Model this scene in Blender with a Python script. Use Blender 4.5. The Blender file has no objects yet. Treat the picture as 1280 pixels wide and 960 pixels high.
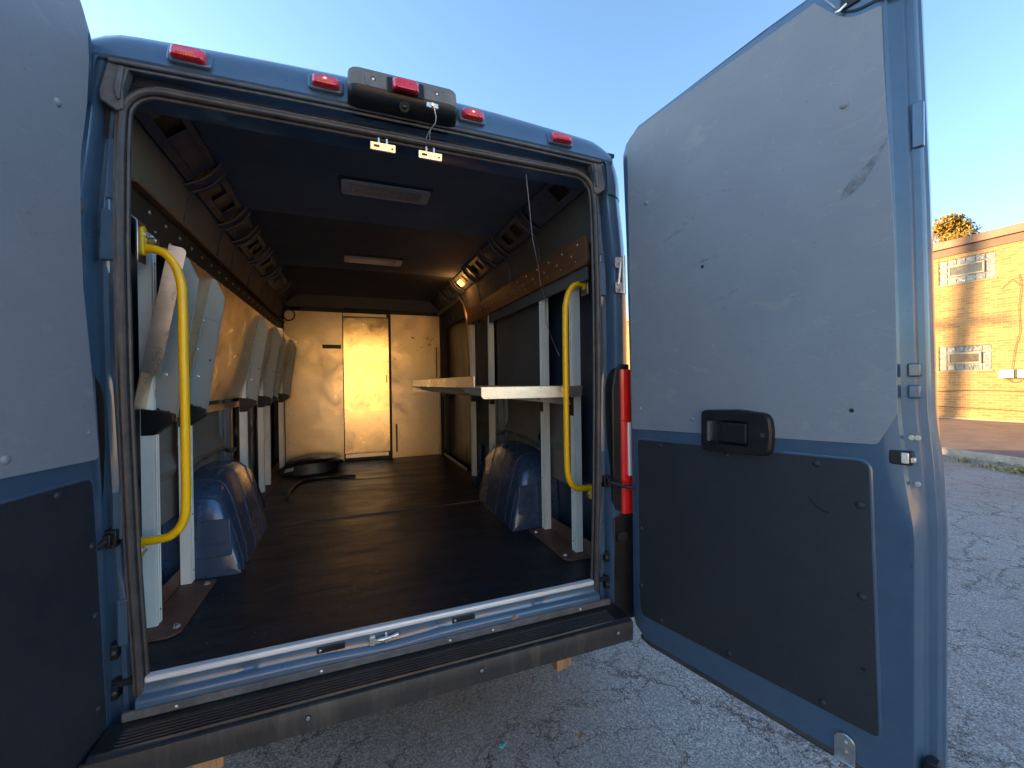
import bpy, bmesh, math, random
from mathutils import Vector, Matrix
R = math.radians
random.seed(7)
ZG = 0.56                      # height of the cargo floor above the asphalt
S = bpy.context.scene
COL = S.collection

# ------------------------------------------------------------------ materials
class NT:
    def __init__(s, m):
        s.t = m.node_tree; s.n = s.t.nodes; s.l = s.t.links
        s.b = s.n['Principled BSDF']
    def add(s, typ, **kw):
        n = s.n.new(typ)
        for k, v in kw.items():
            if k.startswith('i_'):
                key = k[2:]
                n.inputs[int(key) if key.isdigit() else key.replace('_', ' ')].default_value = v
            else: setattr(n, k, v)
        return n
    def link(s, a, b): s.l.new(a, b)
    def coord(s, scale=(1, 1, 1), rot=(0, 0, 0)):
        tc = s.add('ShaderNodeTexCoord'); mp = s.add('ShaderNodeMapping')
        mp.inputs['Scale'].default_value = scale; mp.inputs['Rotation'].default_value = rot
        s.link(tc.outputs['Object'], mp.inputs['Vector']); return mp.outputs['Vector']
    def noise(s, vec, scale, detail=4, rough=.6, dist=0):
        n = s.add('ShaderNodeTexNoise', i_Scale=scale, i_Detail=detail, i_Roughness=rough, i_Distortion=dist)
        s.link(vec, n.inputs['Vector']); return n.outputs['Fac']
    def ramp(s, fac, stops):
        r = s.add('ShaderNodeValToRGB'); e = r.color_ramp.elements
        while len(e) < len(stops): e.new(.5)
        for i, (p, c) in enumerate(stops):
            e[i].position = p
            e[i].color = (c, c, c, 1) if isinstance(c, (int, float)) else (*c, 1)
        s.link(fac, r.inputs['Fac']); return r.outputs['Color']
    def mix(s, fac, a, b, mode='MIX'):
        m = s.add('ShaderNodeMix', data_type='RGBA', blend_type=mode)
        for sock, v in ((m.inputs[0], fac), (m.inputs[6], a), (m.inputs[7], b)):
            if hasattr(v, 'links'): s.link(v, sock)
            elif isinstance(v, (int, float)): sock.default_value = v if sock == m.inputs[0] else (v, v, v, 1)
            else: sock.default_value = (*v, 1)
        return m.outputs[2]
    def bump(s, h, strength=.3, dist=.002, prev=None):
        b = s.add('ShaderNodeBump', i_Strength=strength, i_Distance=dist)
        s.link(h, b.inputs['Height'])
        if prev: s.link(prev, b.inputs['Normal'])
        s.link(b.outputs['Normal'], s.b.inputs['Normal']); return b.outputs['Normal']

def newmat(name, col=(.5, .5, .5), rough=.5, metal=0., **kw):
    m = bpy.data.materials.new(name); m.use_nodes = True
    n = NT(m); n.b.inputs['Base Color'].default_value = (*col, 1)
    n.b.inputs['Roughness'].default_value = rough; n.b.inputs['Metallic'].default_value = metal
    for k, v in kw.items(): n.b.inputs[k.replace('_', ' ')].default_value = v
    return m, n

def worn(name, col, rough=.5, metal=0., var=.25, vs=6, rv=.15, bs=0, bscale=300, bd=.0006, dust=None, dustamt=.3, stretch=(1, 1, 1), **kw):
    """base colour with large and small variation, roughness variation, optional grain and dust"""
    m, n = newmat(name, col, rough, metal, **kw)
    v = n.coord(stretch)
    a = n.noise(v, vs, 6, .65)
    lo = tuple(c * (1 - var) for c in col); hi = tuple(min(1, c * (1 + var)) for c in col)
    c = n.ramp(a, [(.3, lo), (.7, hi)])
    if dust:
        d = n.noise(v, vs * .6, 8, .75, .6)
        f = n.ramp(d, [(.48, 0), (.75, dustamt)])
        c = n.mix(f, c, dust)
    n.link(c, n.b.inputs['Base Color'])
    r = n.noise(v, vs * 2.3, 5, .7)
    rr = n.ramp(r, [(.3, max(0, rough - rv)), (.7, min(1, rough + rv))])
    n.link(rr, n.b.inputs['Roughness'])
    if bs:
        h = n.noise(n.coord(), bscale, 3, .6)
        n.bump(h, bs, bd)
    return m

M = {}
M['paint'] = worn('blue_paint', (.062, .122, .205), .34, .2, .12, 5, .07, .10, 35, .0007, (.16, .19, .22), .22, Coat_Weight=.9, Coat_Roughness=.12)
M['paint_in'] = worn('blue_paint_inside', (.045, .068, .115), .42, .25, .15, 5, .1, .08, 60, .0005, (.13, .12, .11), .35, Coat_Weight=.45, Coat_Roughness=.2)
M['arch'] = worn('wheel_arch_blue', (.045, .085, .17), .3, .3, .12, 6, .08, .06, 40, .0008, (.12, .13, .14), .3, Coat_Weight=.7, Coat_Roughness=.12)
M['rubber'] = worn('seal_rubber', (.05, .048, .05), .45, 0, .35, 14, .12, .3, 220, .0006, (.16, .14, .12), .4)
M['trim'] = worn('gutter_trim', (.10, .108, .12), .6, 0, .35, 18, .12, .3, 160, .0006, (.24, .23, .22), .4)
M['black'] = worn('black_plastic', (.008, .009, .011), .42, 0, .25, 9, .1, .25, 500, .0004, (.08, .08, .08), .15)
M['blackm'] = worn('black_steel', (.018, .018, .02), .5, .3, .3, 8, .1, .15, 120, .0006, (.07, .06, .05), .3)
M['steel'] = worn('zinc_steel', (.55, .56, .56), .36, .9, .2, 20, .12, .1, 120, .0004)
M['zinc'] = worn('bright_zinc', (.8, .8, .78), .28, .75, .1, 30, .1)
M['yellow'] = worn('yellow_powder_coat', (1., .56, .0), .38, 0, .05, 9, .06, .05, 60, .0004, (.55, .32, .05), .2, Coat_Weight=.4, Coat_Roughness=.15)
M['pod'] = worn('grey_pod_plastic', (.17, .155, .14), .6, 0, .2, 25, .1, .35, 300, .0006, (.3, .26, .2), .35)
M['lining'] = worn('charcoal_felt_lining', (.115, .124, .15), .92, 0, .14, 3, .05, .5, 420, .0012, (.08, .075, .07), .15)
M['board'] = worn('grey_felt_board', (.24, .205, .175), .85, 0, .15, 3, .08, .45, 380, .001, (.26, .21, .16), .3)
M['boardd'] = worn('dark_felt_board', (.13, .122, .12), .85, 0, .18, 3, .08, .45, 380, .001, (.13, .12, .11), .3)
M['beam'] = worn('roof_rail_steel', (.085, .098, .13), .5, .2, .3, 7, .1, .15, 90, .0008, (.09, .08, .07), .4)
M['panelcov'] = worn('bracket_grey_enamel', (.3, .33, .345), .42, .15, .08, 5, .08, .08, 120, .0004, (.3, .29, .27), .2)
M['seam'] = worn('worn_metal_seam', (.16, .15, .14), .4, .5, .5, 6, .1)
M['hub'] = worn('wheel_steel', (.35, .35, .35), .4, .8, .1)
M['tyre'] = worn('tyre_rubber', (.02, .02, .02), .8, 0, .2, 9, .1, .3, 200, .001)
M['glass_dark'], _ = newmat('dark_window_glass', (.012, .014, .018), .06, 0)
M['wood'] = None

def brushed(name, col, rough, scale=(1, 1, 60), warm=None, scr=.6, metal=1., smud=.25, rust=None):
    m, n = newmat(name, col, rough, metal)
    v = n.coord(); vs = n.coord(scale)
    big = n.noise(v, 1.7, 7, .7, .8)
    c = n.ramp(big, [(.3, tuple(x * (1 - smud) for x in col)), (.7, col)])
    fine = n.noise(vs, 22, 5, .7)
    c = n.mix(n.ramp(fine, [(.25, .32), (.75, 0)]), c, tuple(x * .6 for x in col))
    # long scratches: thin ridges of a stretched noise
    sc = n.noise(n.coord((.6, .6, 9), (.1, .4, .2)), 7, 2, .5, 1.5)
    line = n.ramp(sc, [(.492, 0), (.5, scr), (.508, 0)])
    c = n.mix(line, c, tuple(x * .35 for x in col))
    pit = n.noise(n.coord((1, 1, 4)), 55, 2, .5)
    c = n.mix(n.ramp(pit, [(.71, 0), (.78, .35)]), c, (.2, .15, .1))
    if rust:
        rs = n.noise(v, 3.1, 8, .8, 1.2)
        c = n.mix(n.ramp(rs, [(.52, 0), (.72, .7)]), c, rust)
    n.link(c, n.b.inputs['Base Color'])
    rr = n.ramp(n.noise(v, 5, 6, .7, .6), [(.3, max(.05, rough - .09)), (.7, rough + .14)])
    n.link(rr, n.b.inputs['Roughness'])
    h = n.noise(vs, 30, 4, .7)
    n.bump(h, .035, .001)
    return m
M['alu'] = brushed('brushed_aluminium', (.8, .79, .77), .34, (30, 1, 1))
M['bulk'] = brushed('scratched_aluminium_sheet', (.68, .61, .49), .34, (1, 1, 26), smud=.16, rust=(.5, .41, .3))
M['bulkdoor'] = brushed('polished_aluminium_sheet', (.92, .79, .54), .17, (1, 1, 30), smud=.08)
M['sheet'] = brushed('shelf_sheet', (.8, .64, .44), .32, (1, 8, 1), smud=.2, rust=(.38, .26, .15), metal=.85)
M['lip'] = brushed('bright_shelf_edge', (.85, .83, .8), .3, (1, 20, 1), smud=.1, metal=.9)
M['postm'] = worn('anodised_upright', (.9, .9, .86), .42, .15, .08, 14, .1, .12, 200, .0004, (.42, .4, .36), .3, stretch=(1, 1, .25))
M['stripm'] = worn('bright_strip', (.86, .86, .86), .38, .25, .06, 14, .08)
M['slider'] = worn('stained_slider_panel', (.2, .15, .09), .4, .5, .5, 3, .12, .1, 70, .0006, (.06, .05, .04), .6, stretch=(1, 3, .6))
M['frame'] = worn('slider_frame_metal', (.55, .45, .3), .4, .5, .2, 8, .1)

# rusty bracket and rusty-brown timber rail
def rusty(name, a, b, rough=.75, sc=9, grain=(1, 1, 1)):
    m, n = newmat(name, a, rough)
    v = n.coord(grain)
    c = n.ramp(n.noise(v, sc, 8, .75, .7), [(.28, b), (.5, a), (.75, tuple(x * 1.35 for x in a))])
    c = n.mix(n.ramp(n.noise(v, sc * 4, 5, .7), [(.55, 0), (.75, .5)]), c, tuple(x * .45 for x in b))
    n.link(c, n.b.inputs['Base Color'])
    n.bump(n.noise(v, sc * 8, 5, .7), .35, .0012)
    return m
M['rust'] = rusty('rusty_primer_plate', (.17, .075, .05), (.09, .04, .03), .6)
M['railwood'] = rusty('brown_rail', (.2, .088, .043), (.085, .036, .02), .55, 7, (1, .35, 3))
M['raildark'] = rusty('dark_rail', (.045, .035, .028), (.018, .015, .013), .6, 8, (1, .5, 2))
M['timber'] = rusty('raw_timber', (.42, .25, .12), (.18, .1, .05), .85, 12, (3, 3, .4))
M['copper'] = rusty('brown_metal_fascia', (.15, .075, .05), (.10, .05, .035), .5, 3)
M['fascia2'] = rusty('dark_brown_fascia', (.09, .05, .04), (.06, .035, .03), .6, 3)

# grey door cladding with scuffs
def cladding():
    m, n = newmat('grey_laminate_cladding', (.26, .29, .33), .5)
    v = n.coord()
    c = n.ramp(n.noise(v, 2.2, 7, .7, .4), [(.3, (.225, .250, .287)), (.7, (.262, .290, .330))])
    sc = n.noise(n.coord((1, 1, 2.2), (.5, .3, .2)), 4.5, 3, .5, 1.2)
    c = n.mix(n.ramp(sc, [(.494, 0), (.5, .28), (.506, 0)]), c, (.40, .40, .375))
    pa = n.noise(n.coord((1, 1, 2), (0, .6, .4)), 6.5, 3, .55, .8)
    c = n.mix(n.ramp(pa, [(.63, 0), (.72, .4)]), c, (.36, .36, .34))
    dk = n.noise(n.coord((1.2, 1.2, .6), (.3, .5, 0)), 5.2, 3, .5, .6)
    c = n.mix(n.ramp(dk, [(.68, 0), (.8, .12)]), c, (.14, .14, .14))
    sp = n.noise(v, 95, 2, .5)
    c = n.mix(n.ramp(sp, [(.72, 0), (.78, .6)]), c, (.1, .1, .1))
    n.link(c, n.b.inputs['Base Color'])
    n.link(n.ramp(n.noise(v, 6, 5, .7), [(.3, .42), (.7, .6)]), n.b.inputs['Roughness'])
    n.bump(n.noise(v, 2.5, 3, .5), .25, .006, n.bump(n.noise(v, 500, 2, .5), .12, .0004))
    return m
M['clad'] = cladding()
def darkpanel():
    m, n = newmat('black_grained_board', (.03, .032, .036), .6)
    v = n.coord()
    c = n.ramp(n.noise(v, 3, 6, .7), [(.3, (.018, .022, .030)), (.7, (.025, .030, .040))])
    sc = n.noise(n.coord((1, 1, 1.4), (.7, .2, .4)), 9, 3, .5, 1.6)
    c = n.mix(n.ramp(sc, [(.496, 0), (.5, .35), (.504, 0)]), c, (.07, .07, .075))
    n.link(c, n.b.inputs['Base Color'])
    n.link(n.ramp(n.noise(v, 4, 5, .7), [(.3, .5), (.7, .68)]), n.b.inputs['Roughness'])
    n.bump(n.noise(v, 260, 4, .75), .45, .0014)
    return m
M['dpanel'] = darkpanel()
def floormat():
    m, n = newmat('black_rubber_floor', (.02, .02, .021), .5, Specular_IOR_Level=.28)
    v = n.coord((1, 3.2, 1)); u = n.coord()
    c = n.ramp(n.noise(v, 5, 8, .75, .5), [(.3, (.009, .0115, .016)), (.72, (.021, .025, .032))])
    d = n.noise(u, 1.3, 7, .75, .8)
    c = n.mix(n.ramp(d, [(.5, 0), (.78, .5)]), c, (.042, .043, .045))
    sc = n.noise(n.coord((1, 2.5, 1), (0, 0, .3)), 4, 3, .5, 1.8)
    c = n.mix(n.ramp(sc, [(.497, 0), (.5, .35), (.503, 0)]), c, (.15, .14, .13))
    sp = n.noise(u, 70, 1, .5)
    c = n.mix(n.ramp(sp, [(.76, 0), (.79, .7)]), c, (.25, .25, .24))
    n.link(c, n.b.inputs['Base Color'])
    n.link(n.ramp(n.noise(v, 3, 7, .75, .5), [(.3, .3), (.7, .56)]), n.b.inputs['Roughness'])
    n.bump(n.noise(n.coord((1, 2.4, 1)), 60, 6, .8), .5, .003)
    return m
M['floor'] = floormat()
def ribbed():
    m, n = newmat('grooved_black_step', (.012, .013, .016), .38)
    v = n.coord()
    c = n.ramp(n.noise(v, 6, 7, .7), [(.35, (.009, .01, .013)), (.75, (.03, .031, .033))])
    n.link(c, n.b.inputs['Base Color'])
    n.link(n.ramp(n.noise(v, 9, 6, .7), [(.3, .28), (.7, .5)]), n.b.inputs['Roughness'])
    n.bump(n.noise(v, 200, 3, .6), .12, .0006)
    return m
M['step'] = ribbed()
def bumperface():
    m, n = newmat('stained_black_bumper', (.03, .03, .03), .55)
    v = n.coord((9, 1, 1.2)); u = n.coord()
    c = n.ramp(n.noise(u, 6, 7, .7), [(.3, (.022, .022, .023)), (.7, (.045, .044, .042))])
    st = n.noise(v, 2.1, 7, .75, .5)
    c = n.mix(n.ramp(st, [(.5, 0), (.72, .5)]), c, (.13, .115, .095))
    n.link(c, n.b.inputs['Base Color'])
    n.bump(n.noise(u, 160, 4, .7), .3, .0008)
    return m
M['bumper'] = bumperface()
def redlens(name, col):
    m, n = newmat(name, col, .12, 0)
    n.b.inputs['Coat Weight'].default_value = 1; n.b.inputs['Coat Roughness'].default_value = .04
    w = n.add('ShaderNodeTexWave', i_Scale=45., wave_type='BANDS', bands_direction='X')
    n.link(n.coord(), w.inputs['Vector'])
    n.bump(w.outputs['Fac'], .35, .002)
    return m
M['red'] = redlens('red_lens', (.8, .015, .03))
M['redtail'] = redlens('red_tail_lens', (.75, .02, .015))
M['clear'] = redlens('clear_lens', (.75, .76, .74))
def emis(name, col, st):
    m, n = newmat(name, col, .4); n.b.inputs['Emission Color'].default_value = (*col, 1)
    n.b.inputs['Emission Strength'].default_value = st; return m
M['redglow'] = emis('red_lamp_glow', (1, .06, .03), 5)
M['amber'] = emis('amber_lamp', (1, .36, .04), 3.5)
M['lensgrey'] = worn('frosted_lamp_lens', (.34, .35, .38), .35, 0, .1, 20, .08, .2, 150, .001)
M['lensin'] = worn('frosted_lamp_insert', (.2, .21, .23), .3, 0, .15, 40, .08, .3, 220, .001)

def asphalt():
    m, n = newmat('cracked_asphalt', (.2, .2, .2), .9)
    v = n.coord()
    agg = n.add('ShaderNodeTexVoronoi', i_Scale=190.); n.link(v, agg.inputs['Vector'])
    cc = n.add('ShaderNodeSeparateColor'); n.link(agg.outputs['Color'], cc.inputs[0])
    c = n.ramp(cc.outputs[0], [(0, (.13, .128, .124)), (.45, (.28, .272, .262)), (.8, (.40, .39, .372)), (1, (.58, .565, .53))])
    b = n.noise(v, 1.1, 7, .7, .5)
    c = n.mix(n.ramp(b, [(.35, .55), (.62, 0)]), c, (.22, .215, .205))
    sep = n.add('ShaderNodeSeparateXYZ'); n.link(v, sep.inputs[0])
    # browner, dirtier asphalt farther out towards the kerb
    far = n.add('ShaderNodeMapRange', i_1=5.2, i_2=8.0); n.link(sep.outputs[0], far.inputs[0])
    fm = n.add('ShaderNodeMath', operation='MULTIPLY'); n.link(far.outputs[0], fm.inputs[0])
    n.link(n.ramp(n.noise(v, .9, 6, .7), [(.35, .1), (.65, .85)]), fm.inputs[1])
    c = n.mix(fm.outputs[0], c, (.27, .21, .175))
    # cracks
    wv = n.add('ShaderNodeTexNoise', i_Scale=2.6, i_Detail=7, i_Roughness=.7); n.link(v, wv.inputs['Vector'])
    wc = n.add('ShaderNodeVectorMath', operation='SCALE'); n.link(wv.outputs['Color'], wc.inputs[0]); wc.inputs['Scale'].default_value = .42
    va = n.add('ShaderNodeVectorMath', operation='ADD'); n.link(v, va.inputs[0]); n.link(wc.outputs[0], va.inputs[1])
    def crack(scale, w):
        k = n.add('ShaderNodeTexVoronoi', feature='DISTANCE_TO_EDGE', i_Scale=scale); n.link(va.outputs[0], k.inputs['Vector'])
        return n.ramp(k.outputs['Distance'], [(0, 1), (w, 0)])
    k1 = crack(1.15, .0075); k2 = crack(4.0, .015)
    gate = n.ramp(n.noise(v, 1.4, 3, .5), [(.36, 0), (.5, 1)])
    k2 = n.mix(gate, 0., k2)
    gate1 = n.ramp(n.noise(v, .8, 3, .5), [(.35, .25), (.5, 1)])
    k1 = n.mix(gate1, 0., k1)
    kk = n.mix(1., k1, k2, 'LIGHTEN')
    c = n.mix(kk, c, (.022, .022, .022))
    n.link(c, n.b.inputs['Base Color'])
    h = n.mix(kk, agg.outputs['Distance'], 0.)
    hb = n.mix(.5, h, n.noise(v, 40, 5, .7))
    hh = n.mix(kk, hb, -1.)
    n.bump(hh, .65, .005)
    return m
M['asphalt'] = asphalt()
def concrete(name, a, b, sc=3):
    m, n = newmat(name, a, .9)
    v = n.coord()
    c = n.ramp(n.noise(v, sc, 8, .75, .4), [(.3, b), (.7, a)])
    c = n.mix(n.ramp(n.noise(v, 60, 3, .6), [(.6, 0), (.75, .4)]), c, tuple(x * .5 for x in b))
    n.link(c, n.b.inputs['Base Color'])
    n.bump(n.noise(v, 45, 6, .75), .5, .006)
    return m
M['cream'] = concrete('bounce_block_cream', (.86, .65, .33), (.76, .56, .26), 1.5)
M['kerb'] = concrete('weathered_kerb_concrete', (.42, .4, .36), (.2, .18, .15))
M['drive'] = concrete('brown_worn_drive', (.24, .17, .135), (.11, .085, .075), 1.6)
M['coping'] = concrete('cream_coping', (.36, .29, .2), (.27, .21, .14))
def brick():
    m, n = newmat('yellow_brick', (.5, .35, .16), .85)
    tc = n.add('ShaderNodeTexCoord'); sp = n.add('ShaderNodeSeparateXYZ'); n.link(tc.outputs['Object'], sp.inputs[0])
    cb = n.add('ShaderNodeCombineXYZ')
    ad = n.add('ShaderNodeMath', operation='ADD'); n.link(sp.outputs[0], ad.inputs[0]); n.link(sp.outputs[1], ad.inputs[1])
    n.link(ad.outputs[0], cb.inputs[0]); n.link(sp.outputs[2], cb.inputs[1])
    t = n.add('ShaderNodeTexBrick', i_Scale=1., offset=.5)
    for k, val in (('Color1', (.35, .21, .085, 1)), ('Color2', (.23, .13, .05, 1)), ('Mortar', (.36, .28, .17, 1))): t.inputs[k].default_value = val
    t.inputs['Mortar Size'].default_value = .007; t.inputs['Brick Width'].default_value = .215; t.inputs['Row Height'].default_value = .075
    t.inputs['Bias'].default_value = -.1; t.inputs['Mortar Smooth'].default_value = .3
    n.link(cb.outputs[0], t.inputs['Vector'])
    v = n.coord()
    c = n.mix(n.ramp(n.noise(v, 1.2, 8, .75), [(.45, 0), (.7, .45)]), t.outputs['Color'], (.22, .12, .05))
    c = n.mix(n.ramp(n.noise(v, 14, 3, .6), [(.58, 0), (.66, .35)]), c, (.38, .31, .2))
    n.link(c, n.b.inputs['Base Color'])
    n.bump(t.outputs['Fac'], -.6, .008)
    return m
M['brick'] = brick()
M['gblock'] = None
def gblock():
    m, n = newmat('glass_block', (.35, .38, .38), .12, 0, Coat_Weight=.6)
    v = n.coord()
    c = n.ramp(n.noise(v, 26, 4, .7, 2.2), [(.35, (.02, .03, .045)), (.5, (.10, .13, .14)), (.68, (.42, .46, .47))])
    n.link(c, n.b.inputs['Base Color'])
    n.bump(n.noise(v, 18, 3, .6, 2.), .8, .02)
    return m
M['gblock'] = gblock()
M['mortar'] = concrete('white_mortar', (.3, .3, .27), (.22, .21, .18), 8)
M['winframe'] = worn('cream_window_frame', (.24, .225, .2), .5, 0, .1, 8)
M['winpane'] = worn('dusty_window_pane', (.06, .05, .04), .2, 0, .3, 4, .1)
M['boxw'] = worn('white_metal_box', (.42, .4, .37), .5, 0, .1, 6)
def leaf(name, cols):
    m, n = newmat(name, cols[0], .6)
    oi = n.add('ShaderNodeNewGeometry'); rr = n.ramp(oi.outputs['Random Per Island'], [(i / max(1, len(cols) - 1), c) for i, c in enumerate(cols)])
    n.link(rr, n.b.inputs['Base Color'])
    n.b.inputs['Subsurface Weight'].default_value = 0
    return m
M['autumn'] = leaf('autumn_leaves', [(.25, .15, .02), (.36, .2, .03), (.16, .14, .03), (.42, .28, .05)])
M['weed'] = leaf('dry_weeds', [(.34, .28, .15), (.22, .2, .08), (.45, .38, .24), (.12, .13, .05)])
M['bark'] = rusty('tree_bark', (.1, .075, .055), (.05, .038, .03), .9, 12, (3, 3, .5))
M['fallen'] = leaf('fallen_leaf', [(.35, .13, .05), (.28, .17, .07)])
M['teal'] = worn('turquoise_plastic', (.12, .55, .52), .5)

# ------------------------------------------------------------------ mesh builder
class MB:
    def __init__(s): s.v = []; s.f = []
    def add(s, vs, fs):
        o = len(s.v); s.v += [tuple(p) for p in vs]; s.f += [tuple(i + o for i in f) for f in fs]; return s
    def box(s, a, b):
        x0, x1 = sorted((a[0], b[0])); y0, y1 = sorted((a[1], b[1])); z0, z1 = sorted((a[2], b[2]))
        return s.add([(x0, y0, z0), (x1, y0, z0), (x1, y1, z0), (x0, y1, z0), (x0, y0, z1), (x1, y0, z1), (x1, y1, z1), (x0, y1, z1)],
                     [(0, 3, 2, 1), (4, 5, 6, 7), (0, 1, 5, 4), (1, 2, 6, 5), (2, 3, 7, 6), (3, 0, 4, 7)])
    def hexa(s, p):   # 8 points, bottom 4 then top 4
        return s.add(p, [(0, 3, 2, 1), (4, 5, 6, 7), (0, 1, 5, 4), (1, 2, 6, 5), (2, 3, 7, 6), (3, 0, 4, 7)])
    def grid(s, rows, closed=False, caps=False):
        n = len(rows[0]); vs = [p for r in rows for p in r]; fs = []
        for i in range(len(rows) - 1):
            for j in range(n if closed else n - 1):
                k = (j + 1) % n
                fs.append((i * n + j, i * n + k, (i + 1) * n + k, (i + 1) * n + j))
        if caps:
            fs.append(tuple(range(n))[::-1]); b = (len(rows) - 1) * n; fs.append(tuple(range(b, b + n)))
        return s.add(vs, fs)
    def prism(s, poly, fn, a, b):
        """poly of 2-d points; fn(u, v, w) -> xyz; extruded from w=a to w=b"""
        n = len(poly)
        vs = [fn(u, v, a) for u, v in poly] + [fn(u, v, b) for u, v in poly]
        fs = [tuple(range(n))[::-1], tuple(range(n, 2 * n))] + [(i, (i + 1) % n, n + (i + 1) % n, n + i) for i in range(n)]
        return s.add(vs, fs)
    def tube(s, pts, r, n=10, radii=None, caps=True):
        P = [Vector(p) for p in pts]; rows = []; up = None
        for i, p in enumerate(P):
            t = (P[min(i + 1, len(P) - 1)] - P[max(i - 1, 0)]).normalized()
            if up is None: up = t.orthogonal().normalized()
            up = (up - t * up.dot(t)).normalized(); w = t.cross(up)
            rr = radii[i] if radii else r
            rows.append([p + (up * math.cos(2 * math.pi * k / n) + w * math.sin(2 * math.pi * k / n)) * rr for k in range(n)])
        return s.grid(rows, True, caps)
    def dome(s, c, nrm, r, h, n=12):
        c = Vector(c); nrm = Vector(nrm).normalized(); u = nrm.orthogonal().normalized(); w = nrm.cross(u); rows = []
        for a in (0, .35, .65, .9):
            rr = r * math.cos(a * math.pi / 2); hh = h * math.sin(a * math.pi / 2)
            rows.append([c + nrm * hh + (u * math.cos(2 * math.pi * k / n) + w * math.sin(2 * math.pi * k / n)) * rr for k in range(n)])
        return s.grid(rows, True, True)
    def cyl(s, a, b, r, n=16): return s.tube([a, b], r, n)
    def bolt(s, c, nrm, r=.008, h=.006):
        c = Vector(c); nrm = Vector(nrm).normalized()
        s.tube([c, c + nrm * .0015], r * 1.5, 14); s.tube([c + nrm * .0015, c + nrm * h], r, 6); return s
    def build(s, name, m, parent=None, off=(0, 0, 0), smooth=35, bevel=0, seg=2, recalc=True):
        me = bpy.data.meshes.new(name)
        me.from_pydata([(p[0] - off[0], p[1] - off[1], p[2] - off[2]) for p in s.v], [], s.f)
        if recalc:
            bm = bmesh.new(); bm.from_mesh(me); bmesh.ops.recalc_face_normals(bm, faces=bm.faces); bm.to_mesh(me); bm.free()
        me.materials.append(M[m] if isinstance(m, str) else m)
        if smooth:
            me.polygons.foreach_set('use_smooth', [True] * len(me.polygons)); me.set_sharp_from_angle(angle=R(smooth))
        me.update()
        o = bpy.data.objects.new(name, me); COL.objects.link(o)
        if bevel:
            b = o.modifiers.new('bevel', 'BEVEL'); b.width = bevel; b.segments = seg; b.limit_method = 'ANGLE'; b.angle_limit = R(40)
            b.harden_normals = False
        if parent: o.parent = parent
        return o

def tag(o, label=None, cat=None, group=None, kind=None):
    for k, v in (('label', label), ('category', cat), ('group', group), ('kind', kind)):
        if v: o[k] = v
    return o
class Thing:
    """a top-level Empty at van-coordinate base L; parts are given in van coordinates"""
    def __init__(s, name, L, label, cat, group=None):
        s.L = L; s.o = bpy.data.objects.new(name, None); COL.objects.link(s.o)
        s.o.empty_display_size = .1
        s.o.location = (L[0], L[1], L[2] + ZG); tag(s.o, label, cat, group)
    def part(s, mb, name, m, parent=None, label=None, **kw):
        o = mb.build(name, m, parent or s.o, s.L, **kw)
        if label: o['label'] = label
        return o
def single(mb, name, m, L, label, cat, group=None, kind=None, **kw):
    o = mb.build(name, m, None, L, **kw); o.location = (L[0], L[1], L[2] + ZG)
    return tag(o, label, cat, group, kind)
def interp(tab, x):
    if x <= tab[0][0]: return tab[0][1]
    for (a, u), (b, v) in zip(tab, tab[1:]):
        if x <= b: return u + (v - u) * (x - a) / (b - a)
    return tab[-1][1]
def rrect(u0, u1, v0, v1, r, n=5, rs=None):
    """rounded rectangle, r or four radii (bl, br, tr, tl)"""
    rs = rs or (r,) * 4; out = []
    for (cx, cy, a0), rr in zip(((u0, v0, 180), (u1, v0, 270), (u1, v1, 0), (u0, v1, 90)), rs):
        sx = 1 if cx == u0 else -1; sy = 1 if cy == v0 else -1
        for k in range(n + 1):
            a = R(a0 + 90 * k / n); out.append((cx + sx * rr + rr * math.cos(a), cy + sy * rr + rr * math.sin(a)))
    return out
def xyz(x, y, z): return (x, y, z)
def lerp(a, b, t): return a + (b - a) * t

# ================================================================== THE VAN
VAN = Thing('cargo_van', (0, 0, -ZG), 'blue high-roof cargo van with both rear doors swung open, seen from behind', 'van')
XS = [(-.2, .785), (0, .788), (.35, .803), (.85, .815), (1.3, .817), (1.6, .811), (1.8, .80)]      # opening half width
XJ = [(-.2, .872), (.5, .885), (.9, .905), (1.4, .905), (1.7, .872), (1.86, .842)]                 # outer edge of the jamb
XO = [(-.3, .99), (0, 1.01), (.6, 1.03), (1.2, 1.03), (1.5, 1.022), (1.78, .985), (1.86, .955), (1.95, .91)]   # body side
def crown(x): return .045 * (1 - (x / .9) ** 2)

body = MB()
for sx in (-1, 1):
    rows = []
    zs = [-.21 + .05 * i for i in range(42)]
    for z in zs:
        a = interp(XS, z); j = interp(XJ, z); o = interp(XO, z); w = j - a
        press = .5 + .5 * math.sin(z * 7.3 + .6) * math.sin(z * 3.1)      # pressed channels vary in depth with height
        st = .012 * (1 if (1.22 < z < 1.45 or .52 < z < .9 or .12 < z < .3) else 0)
        prof = [(a + .04, .045), (a + .008, .03), (a + .006, .016), (a + .014, .006), (a + .024, .006), (a + .032, .02 - st),
                (a + .46 * w, .026 - st), (a + .52 * w, .012), (a + .66 * w, .010 + .006 * press), (a + .72 * w, .028 + .008 * press),
                (a + .90 * w, .032 + .006 * press), (j - .003, .022), (j + .002, -.004), (j + .010, -.014),
                (lerp(j, o, .35), -.012), (lerp(j, o, .62), .006), (lerp(j, o, .84), .035), (lerp(j, o, .96), .075), (o, .12), (o, .3)]
        rows.append([(sx * x, y, z) for x, y in prof])
    body.grid(rows)
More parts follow.
